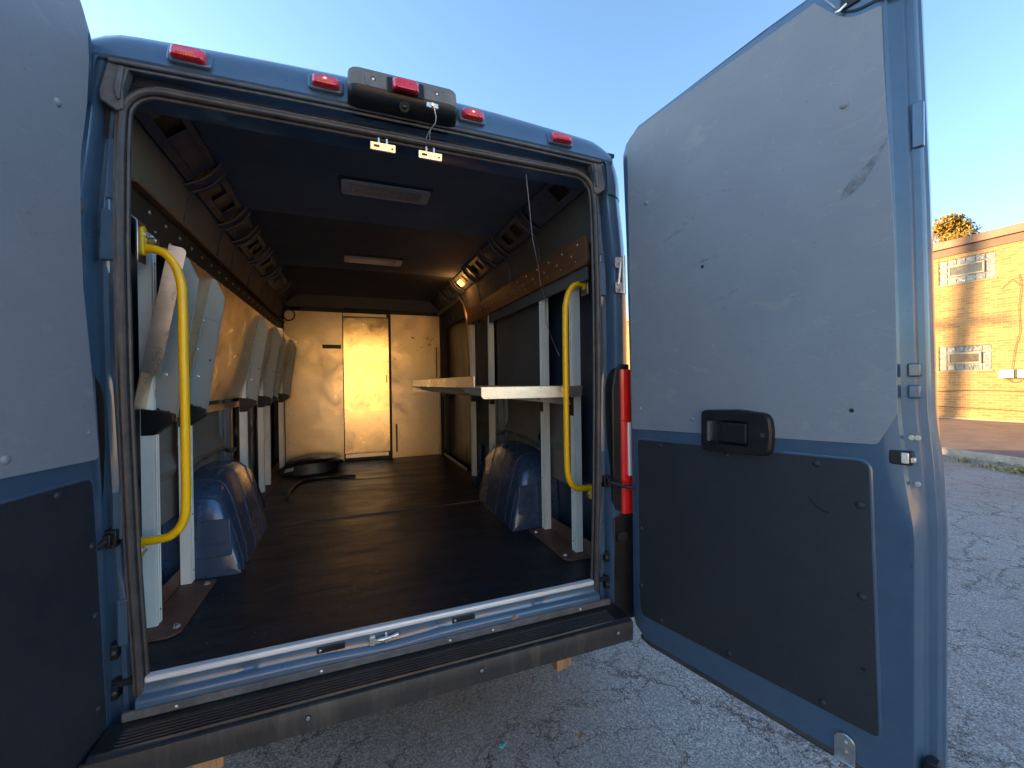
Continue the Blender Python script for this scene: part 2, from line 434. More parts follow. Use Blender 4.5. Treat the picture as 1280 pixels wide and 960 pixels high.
# header panel above the opening, gutter to roof
rows = []
for i in range(49):
    x = -.9 + 1.8 * i / 48; c = crown(x); e = max(0, (abs(x) - .80) / .1); dn = .03 * e * e
    prof = [(.12, 1.775), (.02, 1.776), (.004, 1.784), (.02, 1.797), (.034, 1.80), (.034, 1.822), (.004, 1.832 + c * .3 - dn * .2),
            (-.022, 1.838 + c * .25 - dn * .2), (-.028, 1.846 + c * .25 - dn * .2), (-.026, 1.87 + c * .4 - dn * .5), (-.012, 1.905 + c * .6 - dn), (.015, 1.935 + c * .8 - dn),
            (.055, 1.958 + c - dn), (.11, 1.972 + c - dn), (.3, 1.99 + c - dn), (.8, 2.0 + c - dn)]
    rows.append([(x, y, z) for y, z in prof])
body.grid(rows)
# roof corners: quarter-round shells closing the header ends onto the sides
for sx in (-1, 1):
    rows = []
    for k in range(9):
        t = k / 8; a = t * math.pi / 2
        row = []
        for (y, z0, x1, z1) in ((-.026, 1.835, .872, 1.70), (-.02, 1.87, .91, 1.70), (.0, 1.90, .945, 1.70), (.03, 1.925, .975, 1.70), (.08, 1.945, .993, 1.70), (.12, 1.955, 1.0, 1.70), (.3, 1.962, 1.0, 1.70)):
            xx = .86 + (x1 - .86) * math.sin(a); zz = 1.70 + (z0 - 1.70) * math.cos(a) ** .75
            row.append((sx * xx, y, zz))
        rows.append(row)
    body.grid(rows)
# frame plate round the opening (between seal and gutter)
def openpath(inset=0., n=8, r=.085, y=0., bottom=-.05):
    """left bottom -> up -> across -> right bottom; inset > 0 is outside the opening"""
    pts = []
    zt = 1.768 + inset; rr = r + inset
    zz = [bottom + (zt - rr - bottom) * k / 24 for k in range(25)]
    for z in zz: pts.append((-(interp(XS, z) + inset), y, z))
    xc = interp(XS, zt - rr) - r
    for k in range(1, n + 1):
        a = math.pi - math.pi / 2 * k / n; pts.append((-(xc) + rr * math.cos(a), y, zt - rr + rr * math.sin(a)))
    for k in range(1, 24): x = -xc + 2 * xc * k / 24; pts.append((x, y, zt))
    for k in range(0, n + 1):
        a = math.pi / 2 - math.pi / 2 * k / n; pts.append((xc + rr * math.cos(a), y, zt - rr + rr * math.sin(a)))
    for z in zz[::-1][1:]: pts.append((interp(XS, z) + inset, y, z))
    return pts
corners = []
for sx in (-1, 1):
    corner = MB(); corners.append(corner)
    inner = [p for p in openpath(.004, y=.012) if p[0] * sx > .6 and p[2] > 1.6]
    if sx > 0: inner = inner[::-1]
    N = len(inner); outer = []
    for k, p in enumerate(inner):
        t = k / (N - 1)
        outer.append((sx * lerp(.865, .66, max(0, 2 * t - 1)) , .016, lerp(1.62, 1.825, min(1, 2 * t))))
    corner.grid([inner, outer])
body.grid([openpath(.006, y=.016), openpath(.012, y=.035)])
bodyo = VAN.part(body, 'body', 'paint', smooth=40)
bodyo['label'] = 'blue rear body frame round the loading opening'
for corner in corners: VAN.part(corner, 'corner_plate', 'blackm')

# outer shell: sides, roof, front
shell = MB(); rows = []
def section(y):
    k = 1.0
    h = 1.0
    pts = []
    for z in (-.3, 0, .6, 1.2, 1.5, 1.78, 1.86): pts.append((-interp(XO, z), z))
    pts += [(-.93, 1.925), (-.88, 1.972), (-.8, 1.992 + crown(.8)), (-.4, 1.995 + crown(.4)), (0, 1.995 + crown(0))]
    return pts + [(-x, z) for x, z in pts[::-1][1:]]
sec = section(0)
prof = [(.29, 1, 0), (1.5, 1, 0), (3.6, 1, 0), (4.3, .99, 0), (4.7, .95, -.08), (5.1, .9, -.75), (5.5, .88, -1.0), (5.7, .8, -1.15), (5.72, .7, -1.4)]
for y, k, dz in prof:
    rows.append([(x * k, y + (0 if y < 4.5 else 0), (z + max(dz, -9) * max(0, (z + .3) / 2.3)) if dz else z) for x, z in sec])
shell.grid(rows); shell.add(rows[-1], [tuple(range(len(sec)))])
VAN.part(shell, 'body_shell', 'paint', smooth=30)
ws = MB().hexa([(-.78, 4.78, 1.62), (.78, 4.78, 1.62), (.78, 4.8, 1.6), (-.78, 4.8, 1.6), (-.72, 4.74, 1.66), (.72, 4.74, 1.66), (.72, 4.76, 1.68), (-.72, 4.76, 1.68)])
for sx in (-1, 1):
    ws.box((sx * 1.012, 3.75, .75), (sx * 1.036, 4.5, 1.35))
VAN.part(ws, 'cab_window', 'glass_dark', bevel=.01)
for y in (1.09, 4.85):
    for sx in (-1, 1):
        w = MB(); w.grid([[(sx * (.98 - d), y + r * math.cos(2 * math.pi * k / 32), -.22 + r * math.sin(2 * math.pi * k / 32)) for k in range(32)]
                  for d, r in ((0, .2), (-.0, .3), (.02, .335), (.2, .335), (.22, .3), (.22, .2))], True)
        wo = VAN.part(w, 'wheel', 'tyre')
        h = MB(); h.cyl((sx * .8, y, -.22), (sx * .95, y, -.22), .205, 28); VAN.part(h, 'hubcap', 'hub', wo, bevel=.02)
under = MB().box((-.9, .0, -.2), (.9, 5.3, -.17)); VAN.part(under, 'underfloor', 'blackm')

# rubber door seal: main bulb, inner lip, bright edge
seal = MB()
seal.tube(openpath(.010, y=-.006, r=.09), .0115, 10)
seal.tube(openpath(-.004, y=.006, r=.08), .007, 8)
so = VAN.part(seal, 'door_seal', 'rubber')
lip2 = MB(); lip2.tube(openpath(.024, y=-.001, r=.1), .0045, 6)
VAN.part(lip2, 'seal_edge', 'trim', so)
hr = MB().grid([[(x_, .0315, z_ + crown(x_) * .2) for z_ in (1.793, 1.802, 1.822, 1.828)] for x_ in [-.80 + 1.6 * k / 20 for k in range(21)]])
hr.grid([[(x_, y_, z_) for y_, z_ in ((.0305, 1.7985), (.003, 1.783), (.001, 1.786))] for x_ in [-.80 + 1.6 * k / 20 for k in range(21)]])
VAN.part(hr, 'header_shade', 'black', recalc=False)  # black strips stand in for the shade between seal and gutter
gut = MB()
for (y, z, r) in ((-.030, 1.828, .006), (-.020, 1.817, .0045)):
    gut.tube([(-.835 + 1.67 * k / 40, y, z + crown(-.835 + 1.67 * k / 40) * .28) for k in range(41)], r, 8)
VAN.part(gut, 'gutter_strip', 'trim')
for sx in (-1, 1):      # black moulded gussets below the gutter ends
    g = MB(); g.prism([(.792, 1.822), (.842, 1.828), (.862, 1.74), (.86, 1.715), (.822, 1.69), (.806, 1.70), (.808, 1.76), (.80, 1.79)], lambda u, v, w: (sx * u, w, v), -.024, .012)
    g.prism([(.80, 1.818), (.812, 1.82), (.826, 1.75), (.818, 1.72), (.812, 1.72)], lambda u, v, w: (sx * u, w, v), -.034, -.024)
    VAN.part(g, 'corner_gusset', 'trim', bevel=.005)
    for rr_, sk, o_ in ((rrect(.833, .874, 1.255, 1.405, .008), .04, .0), (rrect(.842, .868, 1.44, 1.62, .006), .05, .006), (rrect(.835, .863, .42, .56, .006), 0, .006), (rrect(.828, .856, .1, .24, .006), 0, .006)):
        VAN.part(MB().prism(rr_, lambda u, v, w: (sx * (u - (v - 1.4) * sk), w, v), o_, .03), 'pillar_pressing', 'paint', bevel=.005, seg=3)
    # door check: black box, rod
    ck = MB().box((sx * .845, -.012, .405), (sx * .875, .02, .455)); ck.box((sx * .852, -.03, .415), (sx * .872, -.01, .447))
    for z in (.41, .45): ck.dome((sx * .855, -.013, z), (0, -1, 0), .005, .003)
    cko = VAN.part(ck, 'door_check', 'black', bevel=.003)
    rod = MB()
    if sx > 0: rod.tube([(.868, -.025, .43), (.885, -.045, .424), (.91, -.068, .415), (.950, -.088, .408)], .008, 8)
    else: rod.tube([(-.865, -.028, .43), (-.878, -.05, .42), (-.9, -.08, .41)], .011, 8)
    VAN.part(rod, 'check_rod', 'blackm', cko)
    # small rubber buffers and slots on the jamb
    for z in (.09, -.03):
        b = MB().prism(rrect(.852, .872, z - .022, z + .022, .003), lambda u, v, w: (sx * u, w, v), -.002, .03)
        bo = VAN.part(b, 'rubber_buffer', 'black', bevel=.002)
        VAN.part(MB().dome((sx * .86, -.003, z), (0, -1, 0), .007, .004), 'buffer_cap', 'rubber', bo)
    hg = MB()      # bright bolted hinge
    for z in (1.29, 1.40):
        hg.prism(rrect(.905, .955, z - .024, z + .024, .01), lambda u, v, w: (sx * u, w, v), -.03, -.012)
        hg.bolt((sx * .925, -.03, z), (0, -1, 0), .009, .009)
    hg.tube([(sx * .945, -.035, 1.26), (sx * .945, -.035, 1.43)], .008, 10); hg.tube([(sx * .92, -.03, 1.3), (sx * .93, -.034, 1.4)], .007, 8)
    VAN.part(hg, 'door_hinge', 'steel', bevel=.002)
    hg = MB().prism(rrect(.90, .95, .16, .2, .01), lambda u, v, w: (sx * u, w, v), -.03, -.012)
    VAN.part(hg, 'door_hinge', 'blackm', bevel=.002)
    # tail light
    tb = MB().prism([(.885, .34), (.90, .30), (.96, .28), (.98, .95), (.935, .95), (.905, .93), (.887, .84)], lambda u, v, w: (sx * u, w, v), -.02, .05)
    tb.prism([(.887, .27), (.93, .28), (1.0, .28), (1.0, -.2), (.885, -.2)], lambda u, v, w: (sx * u, w, v), -.016, .05)
    bez = VAN.part(tb, 'tail_light', 'black', bevel=.006, label='tall red tail light in a black surround')
    def lensx(z0, z1, x0=.925):
        q = MB(); rows = []
        for k in range(7):
            z = lerp(z0, z1, k / 6); o = interp(XO, z) + .012
            rows.append([(sx * x, y, z) for x, y in ((x0 + .0, .01), (x0 + .002, -.028), (x0 + .012, -.036), (lerp(x0, o, .55), -.03), (lerp(x0, o, .8), -.002), (o, .05), (o, .12))])
        return q.grid(rows)
    VAN.part(lensx(.283, .42), 'lens', 'redtail', bez); VAN.part(lensx(.70, .925), 'lens', 'redtail', bez)
    VAN.part(lensx(.422, .698, .925), 'lens', 'redtail', bez)
    VAN.part(MB().prism(rrect(.955, 1.01, .45, .69, .008), lambda u, v, w: (sx * u, w, v), -.041, -.02), 'clear_lens', 'clear', bez, bevel=.004)

# sill
sill = MB(); rows = []
for i in range(161):
    x = -.80 + 1.6 * i / 160
    n_ = math.exp(-((x + .09) / .16) ** 2)            # bulge round the striker
    b = .010 * (1 if (.08 < abs(x - .0) % .42 < .13) else 0) * (1 - n_)
    rows.append([(x, y, z) for y, z in ((.03, -.006), (-.008, -.012), (-.009, -.022), (-.010 + b * .5, -.038 - .004 * n_), (-.014 + b * .5, -.045 - .008 * n_), (-.025, -.049 - .010 * n_), (-.031, -.055 - .010 * n_), (-.0325, -.060 - .008 * n_), (-.0325, -.11))])
sill.grid(rows)
sillo = VAN.part(sill, 'door_sill', 'paint')
strip = MB().box((-.786, -.014, -.016), (.786, .016, .004)); VAN.part(strip, 'sill_strip', 'stripm', bevel=.006, label='bright aluminium strip along the floor edge')
st = MB().prism(rrect(-.145, -.125, -.052, -.02, .004), lambda u, v, w: (u, w, v), -.024, -.008)
st.tube([(-.125, -.022, -.036), (-.10, -.025, -.036), (-.07, -.024, -.034), (-.045, -.022, -.03)], .006, 8, radii=[.005, .009, .006, .008])
st.box((-.092, -.026, -.052), (-.084, -.016, -.016))
VAN.part(st, 'lock_striker', 'zinc', sillo, bevel=.002)
for x in (-.27, .2):
    so2_ = VAN.part(MB().prism(rrect(x - .045, x + .045, -.043, -.023, .003), lambda u, v, w: (u, w, v), -.0155, -.008), 'sill_socket', 'black', sillo, bevel=.002)
    VAN.part(MB().dome((x - .034, -.0156, -.033), (0, -1, 0), .005, .002), 'socket_screw', 'steel', sillo)
chip = MB().prism([(-.012, 0), (.0, .012), (.014, .014), (.018, .004), (.004, -.004)], lambda u, v, w: (.40 + u, w, -.066 + v), -.036, -.033)
VAN.part(chip, 'paint_chip', 'timber', sillo)

# step bumper
bmp = MB(); rows = []
pro = [(-.030, -.0985), (-.064, -.0995)]
g = []
y = -.066
for k in range(6):
    g += [(y, -.107), (y - .0022, -.1000), (y - .0052, -.1000), (y - .0074, -.107)]; y -= .0132
pro += g + [(-.149, -.110)]
stepm = MB().grid([[(x, yy, zz - .004) for yy, zz in [(a_, (max(b_, -.1001) if abs(x) > .80 and a_ < -.062 and a_ > -.147 else b_)) for a_, b_ in pro]] for x in (-.86, -.81, -.79, -.6, 0, .6, .79, .81, .872)])
st_o = VAN.part(stepm, 'step_tread', 'step', smooth=25)
face = MB().grid([[(x, yy, zz) for yy, zz in ((-.149, -.113), (-.156, -.115), (-.160, -.122), (-.161, -.155), (-.158, -.192), (-.150, -.197), (-.13, -.195), (-.05, -.195), (-.05, -.12))] for x in (-.872, -.6, -.2, .2, .6, .876)], caps=True)
fo = VAN.part(face, 'rear_bumper', 'bumper', label='dirty black step bumper with water stains')
for x in (-.33, .225, .80):
    b = MB(); b.tube([(x, -.161, -.145), (x, -.164, -.145)], .0085, 16); VAN.part(b, 'bumper_bolt', 'black', fo)
    VAN.part(MB().bolt((x, -.163, -.145), (0, -1, 0), .0042, .004), 'bolt_head', 'steel', fo)
scr = MB()
for x in (-.70, -.30, .14, .31, .70): scr.dome((x, -.0395, -.089), (0, -1, .2), .0065, .003)
trimstrip = MB().box((-.83, -.040, -.1005), (.85, -.028, -.074))
ts = VAN.part(trimstrip, 'sill_trim', 'trim', bevel=.003)
VAN.part(scr, 'trim_screw', 'steel', ts)
for x, w in ((-.615, .04), (.605, .035)):
    VAN.part(MB().hexa([(x - w, -.07, -.305), (x + w, -.062, -.295), (x + w, .0, -.295), (x - w, .0, -.31), (x - w, -.06, -.18), (x + w, -.06, -.18), (x + w, .0, -.18), (x - w, .0, -.18)]),
             'wooden_block', 'timber', bevel=.003)

# marker lights and camera pod
def marker(x, z, w, h, lit, y=-.028, py=.0):
    bz = MB(); base = rrect(x - w - .012, x + w + .012, z - h - .006, z + h + .010, .014)
    bz.prism(base, lambda u, v, q: (u, q + .35 * (v - z), v), y - .006 + py, y + .03 + py)
    b = VAN.part(bz, 'marker_light', 'paint' if py == 0 else 'black', bevel=.006, label='red marker lamp on the roof edge' + (', lit' if lit else ''))
    L = MB(); rings = []
    for d, s_ in ((0, 1.), (.012, .99), (.022, .93), (.029, .8), (.032, .5)):
        rings.append([(x + (u - x) * s_, y - .004 + py - d + .35 * (v - z), z + (v - z) * s_ - d * .12) for u, v in rrect(x - w, x + w, z - h, z + h, .012)])
    L.grid(rings, True, True)
    VAN.part(L, 'lens', 'red', b, smooth=25)
    if lit: VAN.part(MB().dome((x - .002, y - .03 + py, z - .002), (0, -1, .1), .007, .006), 'lamp_glow', 'redglow', b)
marker(-.64, 1.889, .046, .024, 0); marker(-.257, 1.899, .044, .022, 1); marker(.257, 1.901, .043, .022, 1); marker(.64, 1.888, .045, .021, 0)
pod = MB(); rows = []
cs = [(.03, 1.838), (-.05, 1.838), (-.088, 1.846), (-.102, 1.862), (-.105, 1.878), (-.094, 1.925), (-.086, 1.946), (-.07, 1.955), (.03, 1.972)]
cy, cz = -.03, 1.90
for x, k in ((-.188, .55), (-.183, .78), (-.172, .93), (-.155, 1), (0, 1), (.155, 1), (.172, .93), (.183, .78), (.188, .55)):
    rows.append([(x, cy + (yy - cy) * (k if yy < 0 else 1), cz + (zz - cz) * (.6 + .4 * k)) for yy, zz in cs])
pod.grid(rows, True, True)
und = MB(); rw = []
for r_ in rows[1:-1]: rw.append([(p[0] * 1.002, p[1] - .0012, p[2] - .0008) for p in r_[:5]])
rw = [[(p[0] * 1.004, p[1] - .0012, p[2] - .0008) for p in r_[:5]] for r_ in rows]
und.grid(rw)
podo = VAN.part(pod, 'camera_housing', 'pod', smooth=50, label='dusty grey housing with brake lamp and reversing camera')
VAN.part(und, 'housing_underside', 'black', podo, smooth=50, recalc=False)
def fp(u, v, w):  # on the front face of the pod: v is height from 1.878 to 1.925, w outward
    t = (v - 1.878) / .047; return (u, -.105 + .011 * t - w, v - w * .2)
recess = MB().prism(rrect(-.062, .062, 1.872, 1.932, .004), fp, .0005, .003); VAN.part(recess, 'lamp_recess', 'black', podo)
pl = MB()
for x0, x1, rs in ((-.135, -.066, (.02, .003, .003, .02)), (.066, .135, (.003, .02, .02, .003))):
    pl.prism(rrect(x0, x1, 1.876, 1.932, 0, 6, rs), fp, .0004, .0022)
VAN.part(pl, 'cover_plate', 'pod', podo, bevel=.001)
sc = MB()
for x in (-.108, .108):
    sc.tube([fp(x, 1.906, .002), fp(x, 1.906, .004)], .0085, 16)
so_ = VAN.part(sc, 'screw_washer', 'black', podo)
sc = MB()
for x in (-.108, .108): sc.dome(fp(x, 1.906, .004), (0, -1, -.2), .0048, .002)
VAN.part(sc, 'screw', 'zinc', podo)
L = MB(); rings = []
for d, s_ in ((0, 1.), (.014, .99), (.026, .92), (.034, .78), (.037, .5)):
    rings.append([fp(-.002 + u * s_, 1.903 + v * s_ - d * .12, .003 + d) for u, v in rrect(-.046, .046, -.024, .024, .012)])
L.grid(rings, True, True); VAN.part(L, 'brake_lamp', 'red', podo, smooth=25, label='red brake lamp in the housing')
cam_ = MB(); cam_.tube([(-.005, -.075, 1.85), (-.005, -.096, 1.838)], .018, 20); VAN.part(cam_, 'camera_ring', 'black', podo, bevel=.002)
VAN.part(MB().dome((-.005, -.0965, 1.838), (0, -1, -.6), .008, .004), 'camera_lens', 'glass_dark', podo)
cl = MB().box((.07, -.105, 1.852), (.112, -.096, 1.870)); cl.tube([(.091, -.104, 1.861), (.091, -.112, 1.859)], .007, 10)
clo = VAN.part(cl, 'cable_clip', 'zinc', podo, bevel=.002)
wr = MB().tube([(.093, -.111, 1.858), (.098, -.108, 1.845), (.104, -.1, 1.825), (.103, -.09, 1.808), (.09, -.07, 1.795), (.082, -.05, 1.785), (.078, -.04, 1.775)], .0018, 6)
wr.tube([(.09, -.07, 1.795), (.088, -.06, 1.78), (.09, -.05, 1.768)], .0012, 5)
VAN.part(wr, 'cable', 'zinc', podo)
plate = MB().box((-.05, -.004, 1.783), (.075, .006, 1.803)); VAN.part(plate, 'latch_plate', 'black', bevel=.002)
for x in (-.072, .098):
    k = MB().prism(rrect(x - .044, x + .044, 1.716, 1.742, .003), lambda u, v, w: (u, w + (1.74 - v) * .25, v), -.018, -.012)
    k.box((x - .018, -.015, 1.738), (x - .011, -.002, 1.762)); k.box((x + .010, -.015, 1.738), (x + .017, -.002, 1.762))
    ko = VAN.part(k, 'lock_striker', 'zinc', bevel=.0015)
    sl = MB().prism(rrect(x - .032, x - .012, 1.726, 1.733, .003), lambda u, v, w: (u, w + (1.74 - v) * .25, v), -.0195, -.0178)
    sl.tube([(x + .032, -.0135, 1.728), (x + .032, -.0155, 1.728)], .004, 10); VAN.part(sl, 'striker_slot', 'black', ko)

# --------------------------------------------------------------- rear doors
def ring_plate(mb, fn, outer, inner, o_back, o_front, o_in, bev=.006):
    def sc_(p, q, t): return [(lerp(a, c, t), lerp(b, d, t)) for (a, b), (c, d) in zip(p, q)]
    rings = [[fn(s, z, o_back) for s, z in outer], [fn(s, z, o_front + bev) for s, z in outer],
             [fn(s, z, o_front) for s, z in sc_(outer, inner, .08)], [fn(s, z, o_front) for s, z in sc_(outer, inner, .97)],
             [fn(s, z, o_front + .003) for s, z in inner], [fn(s, z, o_in) for s, z in sc_(inner, [(sum(p[0] for p in inner) / len(inner), sum(p[1] for p in inner) / len(inner))] * len(inner), .04)]]
    mb.grid(rings, True); n = len(outer); mb.add(rings[-1], [tuple(range(n))]); return mb

def rear_door(h, ang, nsign, sLtab, label, clad, dark, lower):
    t = (math.cos(R(ang)), math.sin(R(ang))); nn = (-t[1] * nsign, t[0] * nsign)
    def F(s, z, o=0.): return (h[0] + t[0] * s + nn[0] * o, h[1] + t[1] * s + nn[1] * o, z)
    SR = [(-.26, .985), (.45, .992), (.62, .985), (.75, .975), (1.3, .968), (1.84, .955), (2.04, .945)]
    zb = -.235
    def ztop(s): return 1.955 + .085 * min(1, max(0, s) / .75)
    def zz(s, v): return lerp(zb, ztop(s), v)
    mb = MB(); rows = []
    NV = 60
    for i in range(NV + 1):
        v = i / NV; zc = zz(.2, v)
        sl = interp(sLtab, zc); sr = interp(SR, zc)
        # rounded corners on the hinge side
        top = max(0, (v - .955) / .045); sl += .075 * (1 - math.sqrt(max(0, 1 - top * top)))
        bot = max(0, (.04 - v) / .04); sl += .06 * (1 - math.sqrt(max(0, 1 - bot * bot))); sr -= .05 * (1 - math.sqrt(max(0, 1 - bot * bot)))
        k = min(1, max(0, (zc - .42) / .2)); k = k * k * (3 - 2 * k)      # change of section at the waist
        g1 = lerp(-.050, -.066, k)
        prof = [(sl, .085), (sl - .004, .05), (sl, .014), (sl + .005, .004), (sl + .014, 0), (sl + .06, 0), (.3, 0), (.6, 0), (sr + g1 - .036, 0),
                (sr + g1 - .012, lerp(-.004, 0, k)), (sr + g1, lerp(-.005, .004, k)), (sr + g1 + .007, lerp(.002, .014, k)), (sr - .036, .018), (sr - .030, .022), (sr - .026, .034), (sr - .013, .037), (sr - .009, .041),
                (sr - .006, .05), (sr, .054), (sr + .001, .06), (sr, .074), (sr - .01, .085)]
        rows.append([F(s, zz(s, v) if 0 < v < 1 else zz(s, v), o) for s, o in prof])
    mb.grid(rows, True, True)
    d = VAN.part(mb, 'rear_door', 'paint', label=label, smooth=32)
    # black weather strip under the bottom edge and down the hinge edge
    rb = MB().tube([F(.06 + (.90 - .06) * k / 20, zb - .016 + (.012 if k in (0,) else 0), .022) for k in range(21)], .017, 8)
    rb.tube([F(interp(sLtab, z) - .004, z, .035) for z in [zb + .05 + .09 * k for k in range(23)]], .010, 8)
    VAN.part(rb, 'weather_strip', 'rubber', d)
    c = MB().prism(clad, lambda u, v, w: F(u, v, w), -.0045, -.0005); VAN.part(c, 'cladding_panel', 'clad', d, bevel=.0012, label='upper panel of scuffed pale grey board')
    c = MB().prism(dark, lambda u, v, w: F(u, v, w), -.0045, -.0005); VAN.part(c, 'lower_panel', 'dpanel', d, bevel=.0015, label='lower panel of black grained board')
    n_d = len(dark)
    bead = MB().tube([F(u, v, .0005) for u, v in dark + dark[:2]], .0055, 8)
    VAN.part(bead, 'panel_bead', 'paint', d)
    return d, F, nn
def polyround(pts, r, n=5):
    out = []; N = len(pts)
    for i in range(N):
        p = Vector(pts[i]); a = Vector(pts[i - 1]); b = Vector(pts[(i + 1) % N])
        rr = r[i] if isinstance(r, (list, tuple)) else r
        if rr <= 0: out.append(tuple(p)); continue
        da = (a - p); db = (b - p); ra = min(rr, da.length * .45, db.length * .45)
        A = p + da.normalized() * ra; B = p + db.normalized() * ra
        for k in range(n + 1):
            q = k / n; out.append(tuple(A * (1 - q) ** 2 + p * 2 * q * (1 - q) + B * q * q))
    return out

# right door
cladR = polyround([(.036, .663), (.869, .688), (.912, .778), (.910, 1.24), (.892, 1.70), (.888, 1.882), (.818, 1.895), (.776, 1.945), (.735, 2.003), (.10, 1.955), (.03, 1.93)],
                  [.004, .012, .012, 0, .05, .004, .03, .02, .004, .07, .09])
darkR = polyround([(.064, .622), (.852, .640), (.868, -.128), (.066, -.138)], [.02, .03, .02, .035])
dR, FR, nR = rear_door((.95, -.03), -76, 1, [(-.26, .02), (.3, .022), (.8, .02), (1.5, .008), (1.9, -.005), (2, 0)],
    'right rear door standing open, blue with grey and black inner panels', cladR, darkR, None)
inR = (-nR[0], -nR[1], 0)
def pins(F, nv, lst, parent, m, r=.011):
    for s, z, k in lst:
        VAN.part(MB().dome(F(s, z, -.0045), nv, r * k, .0065 * k), 'trim_clip', m, parent)
def holes(F, lst, parent, r=.006):
    for s, z in lst: VAN.part(MB().tube([F(s, z, -.0030), F(s, z, -.0052)], r, 14), 'screw_hole', 'black', parent)
pins(FR, inR, [(.804, 1.658, 1), (.127, 1.621, .9), (.321, .724, .8), (.081, .753, .7)], dR, 'clad')
pins(FR, inR, [(.725, .615, 1), (.83, .513, 1.05), (.832, .254, 1.05), (.734, -.108, 1.0), (.451, -.108, 1), (.077, .238, 1), (.073, -.009, 1), (.171, -.115, .8), (.178, .606, .8), (.452, .603, .8)], dR, 'dpanel')
holes(FR, [(.813, .78), (.833, .048), (.082, .505), (.37, 1.296)], dR)
cutm = MB().tube([FR(.703, .512, -.0055), FR(.715, .493, -.0055), FR(.735, .478, -.0055), FR(.756, .472, -.0055)], .0025, 6)
VAN.part(cutm, 'surface_cut', 'black', dR)
hd = MB()
outer = polyround([(.372, .616), (.606, .622), (.612, .700), (.606, .760), (.500, .770), (.374, .763)], [.02, .024, 0, .03, 0, .014], 5)
inner = []
co = (.465, .689)
io = rrect(.394, .538, .646, .730, .006, 5)
# resample inner to the outer's count
def resample(poly, n, start=0):
    P = [Vector(p) for p in poly]; L_ = [0]
    for i in range(len(P)): L_.append(L_[-1] + (P[(i + 1) % len(P)] - P[i]).length)
    out = []
    for k in range(n):
        d = (k / n + start) % 1 * L_[-1]; i = max(j for j in range(len(P)) if L_[j] <= d + 1e-9)
        seg = L_[i + 1] - L_[i]; out.append(tuple(P[i].lerp(P[(i + 1) % len(P)], (d - L_[i]) / seg if seg else 0)))
    return out
NO = 64
ro = resample(outer, NO); ri = resample(io, NO)
ring_plate(hd, FR, ro, ri, -.004, -.034, -.008)
ho = VAN.part(hd, 'door_handle', 'black', dR, smooth=40, label='black inside release handle')
pad = MB().prism(rrect(.436, .534, .650, .726, .008), lambda u, v, w: FR(u, v, w), -.026, -.008); 
o_ = VAN.part(pad, 'handle_paddle', 'black', dR, bevel=.008, seg=3)
VAN.part(MB().prism(rrect(.396, .404, .652, .724, .002), lambda u, v, w: FR(u, v, w), -.030, -.009), 'handle_edge', 'steel', dR)
VAN.part(MB().tube([FR(.586, .690, -.0335), FR(.586, .690, -.0347)], .0075, 14), 'screw_hole', 'rubber', dR)
# latch at the free edge, bracket at the bottom, striker studs
lt = MB().prism(rrect(.893, .940, .640, .678, .006), lambda u, v, w: FR(u, v, w), -.004, .02); VAN.part(lt, 'latch_recess', 'black', dR, bevel=.003)
lt = MB().prism(rrect(.918, .934, .645, .674, .003), lambda u, v, w: FR(u, v, w), -.010, -.004)
lt.prism(rrect(.930, .946, .648, .662, .004), lambda u, v, w: FR(u, v, w), -.004, .014); VAN.part(lt, 'latch', 'zinc', dR, bevel=.002)
for s, z in ((.936, .713), (.948, .714), (.947, .592)):
    VAN.part(MB().bolt(FR(s, z, .014), inR, .0045, .007), 'stud', 'steel', dR)
for z in (.892, .835):
    VAN.part(MB().prism(rrect(.930, .955, z - .018, z + .018, .005), lambda u, v, w: FR(u, v, w), .004, .03), 'edge_pressing', 'paint', dR, bevel=.004)
bk = MB().prism(rrect(.762, .813, -.245, -.165, 0, 6, (.003, .003, .024, .024)), lambda u, v, w: FR(u, v, w), -.008, -.003)
bk.prism(rrect(.762, .813, -.006, .035, .002), lambda u, v, w: FR(u, -.245 + w, -v + .02), -.003, .003)
bo_ = VAN.part(bk, 'stay_bracket', 'steel', dR, bevel=.002)
for z in (-.19, -.217): VAN.part(MB().bolt(FR(.788, z, -.008), inR, .0065, .005), 'bracket_bolt', 'steel', dR)
# top latch pressing that bulges over the cladding notch
tl = MB().prism(polyround([(.742, 2.02), (.79, 1.935), (.83, 1.905), (.94, 1.895), (.95, 2.03)], [0, .02, .02, 0, 0]), lambda u, v, w: FR(u, v, w), -.008, .01)
VAN.part(tl, 'latch_pressing', 'paint', dR, bevel=.005)
tl = MB().prism(rrect(.80, .845, 1.925, 1.975, .004), lambda u, v, w: FR(u, v, w), -.014, -.006); VAN.part(tl, 'top_latch', 'black', dR, bevel=.002)
tl = MB().tube([FR(.79, 1.93, -.014), FR(.80, 1.926, -.016), FR(.815, 1.935, -.014)], .004, 6); VAN.part(tl, 'latch_wire', 'zinc', dR)
eg = MB()
eg.prism(rrect(.938, .962, 1.48, 1.60, .004), lambda u, v, w: FR(u, v, w), .030, .045)
VAN.part(eg, 'edge_block', 'paint', dR, bevel=.003)
cr = MB().prism(polyround([(.93, -.24), (.98, -.24), (.982, -.12), (.955, -.12), (.945, -.19)], [0, 0, .004, .01, .03]), lambda u, v, w: FR(u, v, w), -.002, .03)
VAN.part(cr, 'corner_cap', 'black', dR, bevel=.003)
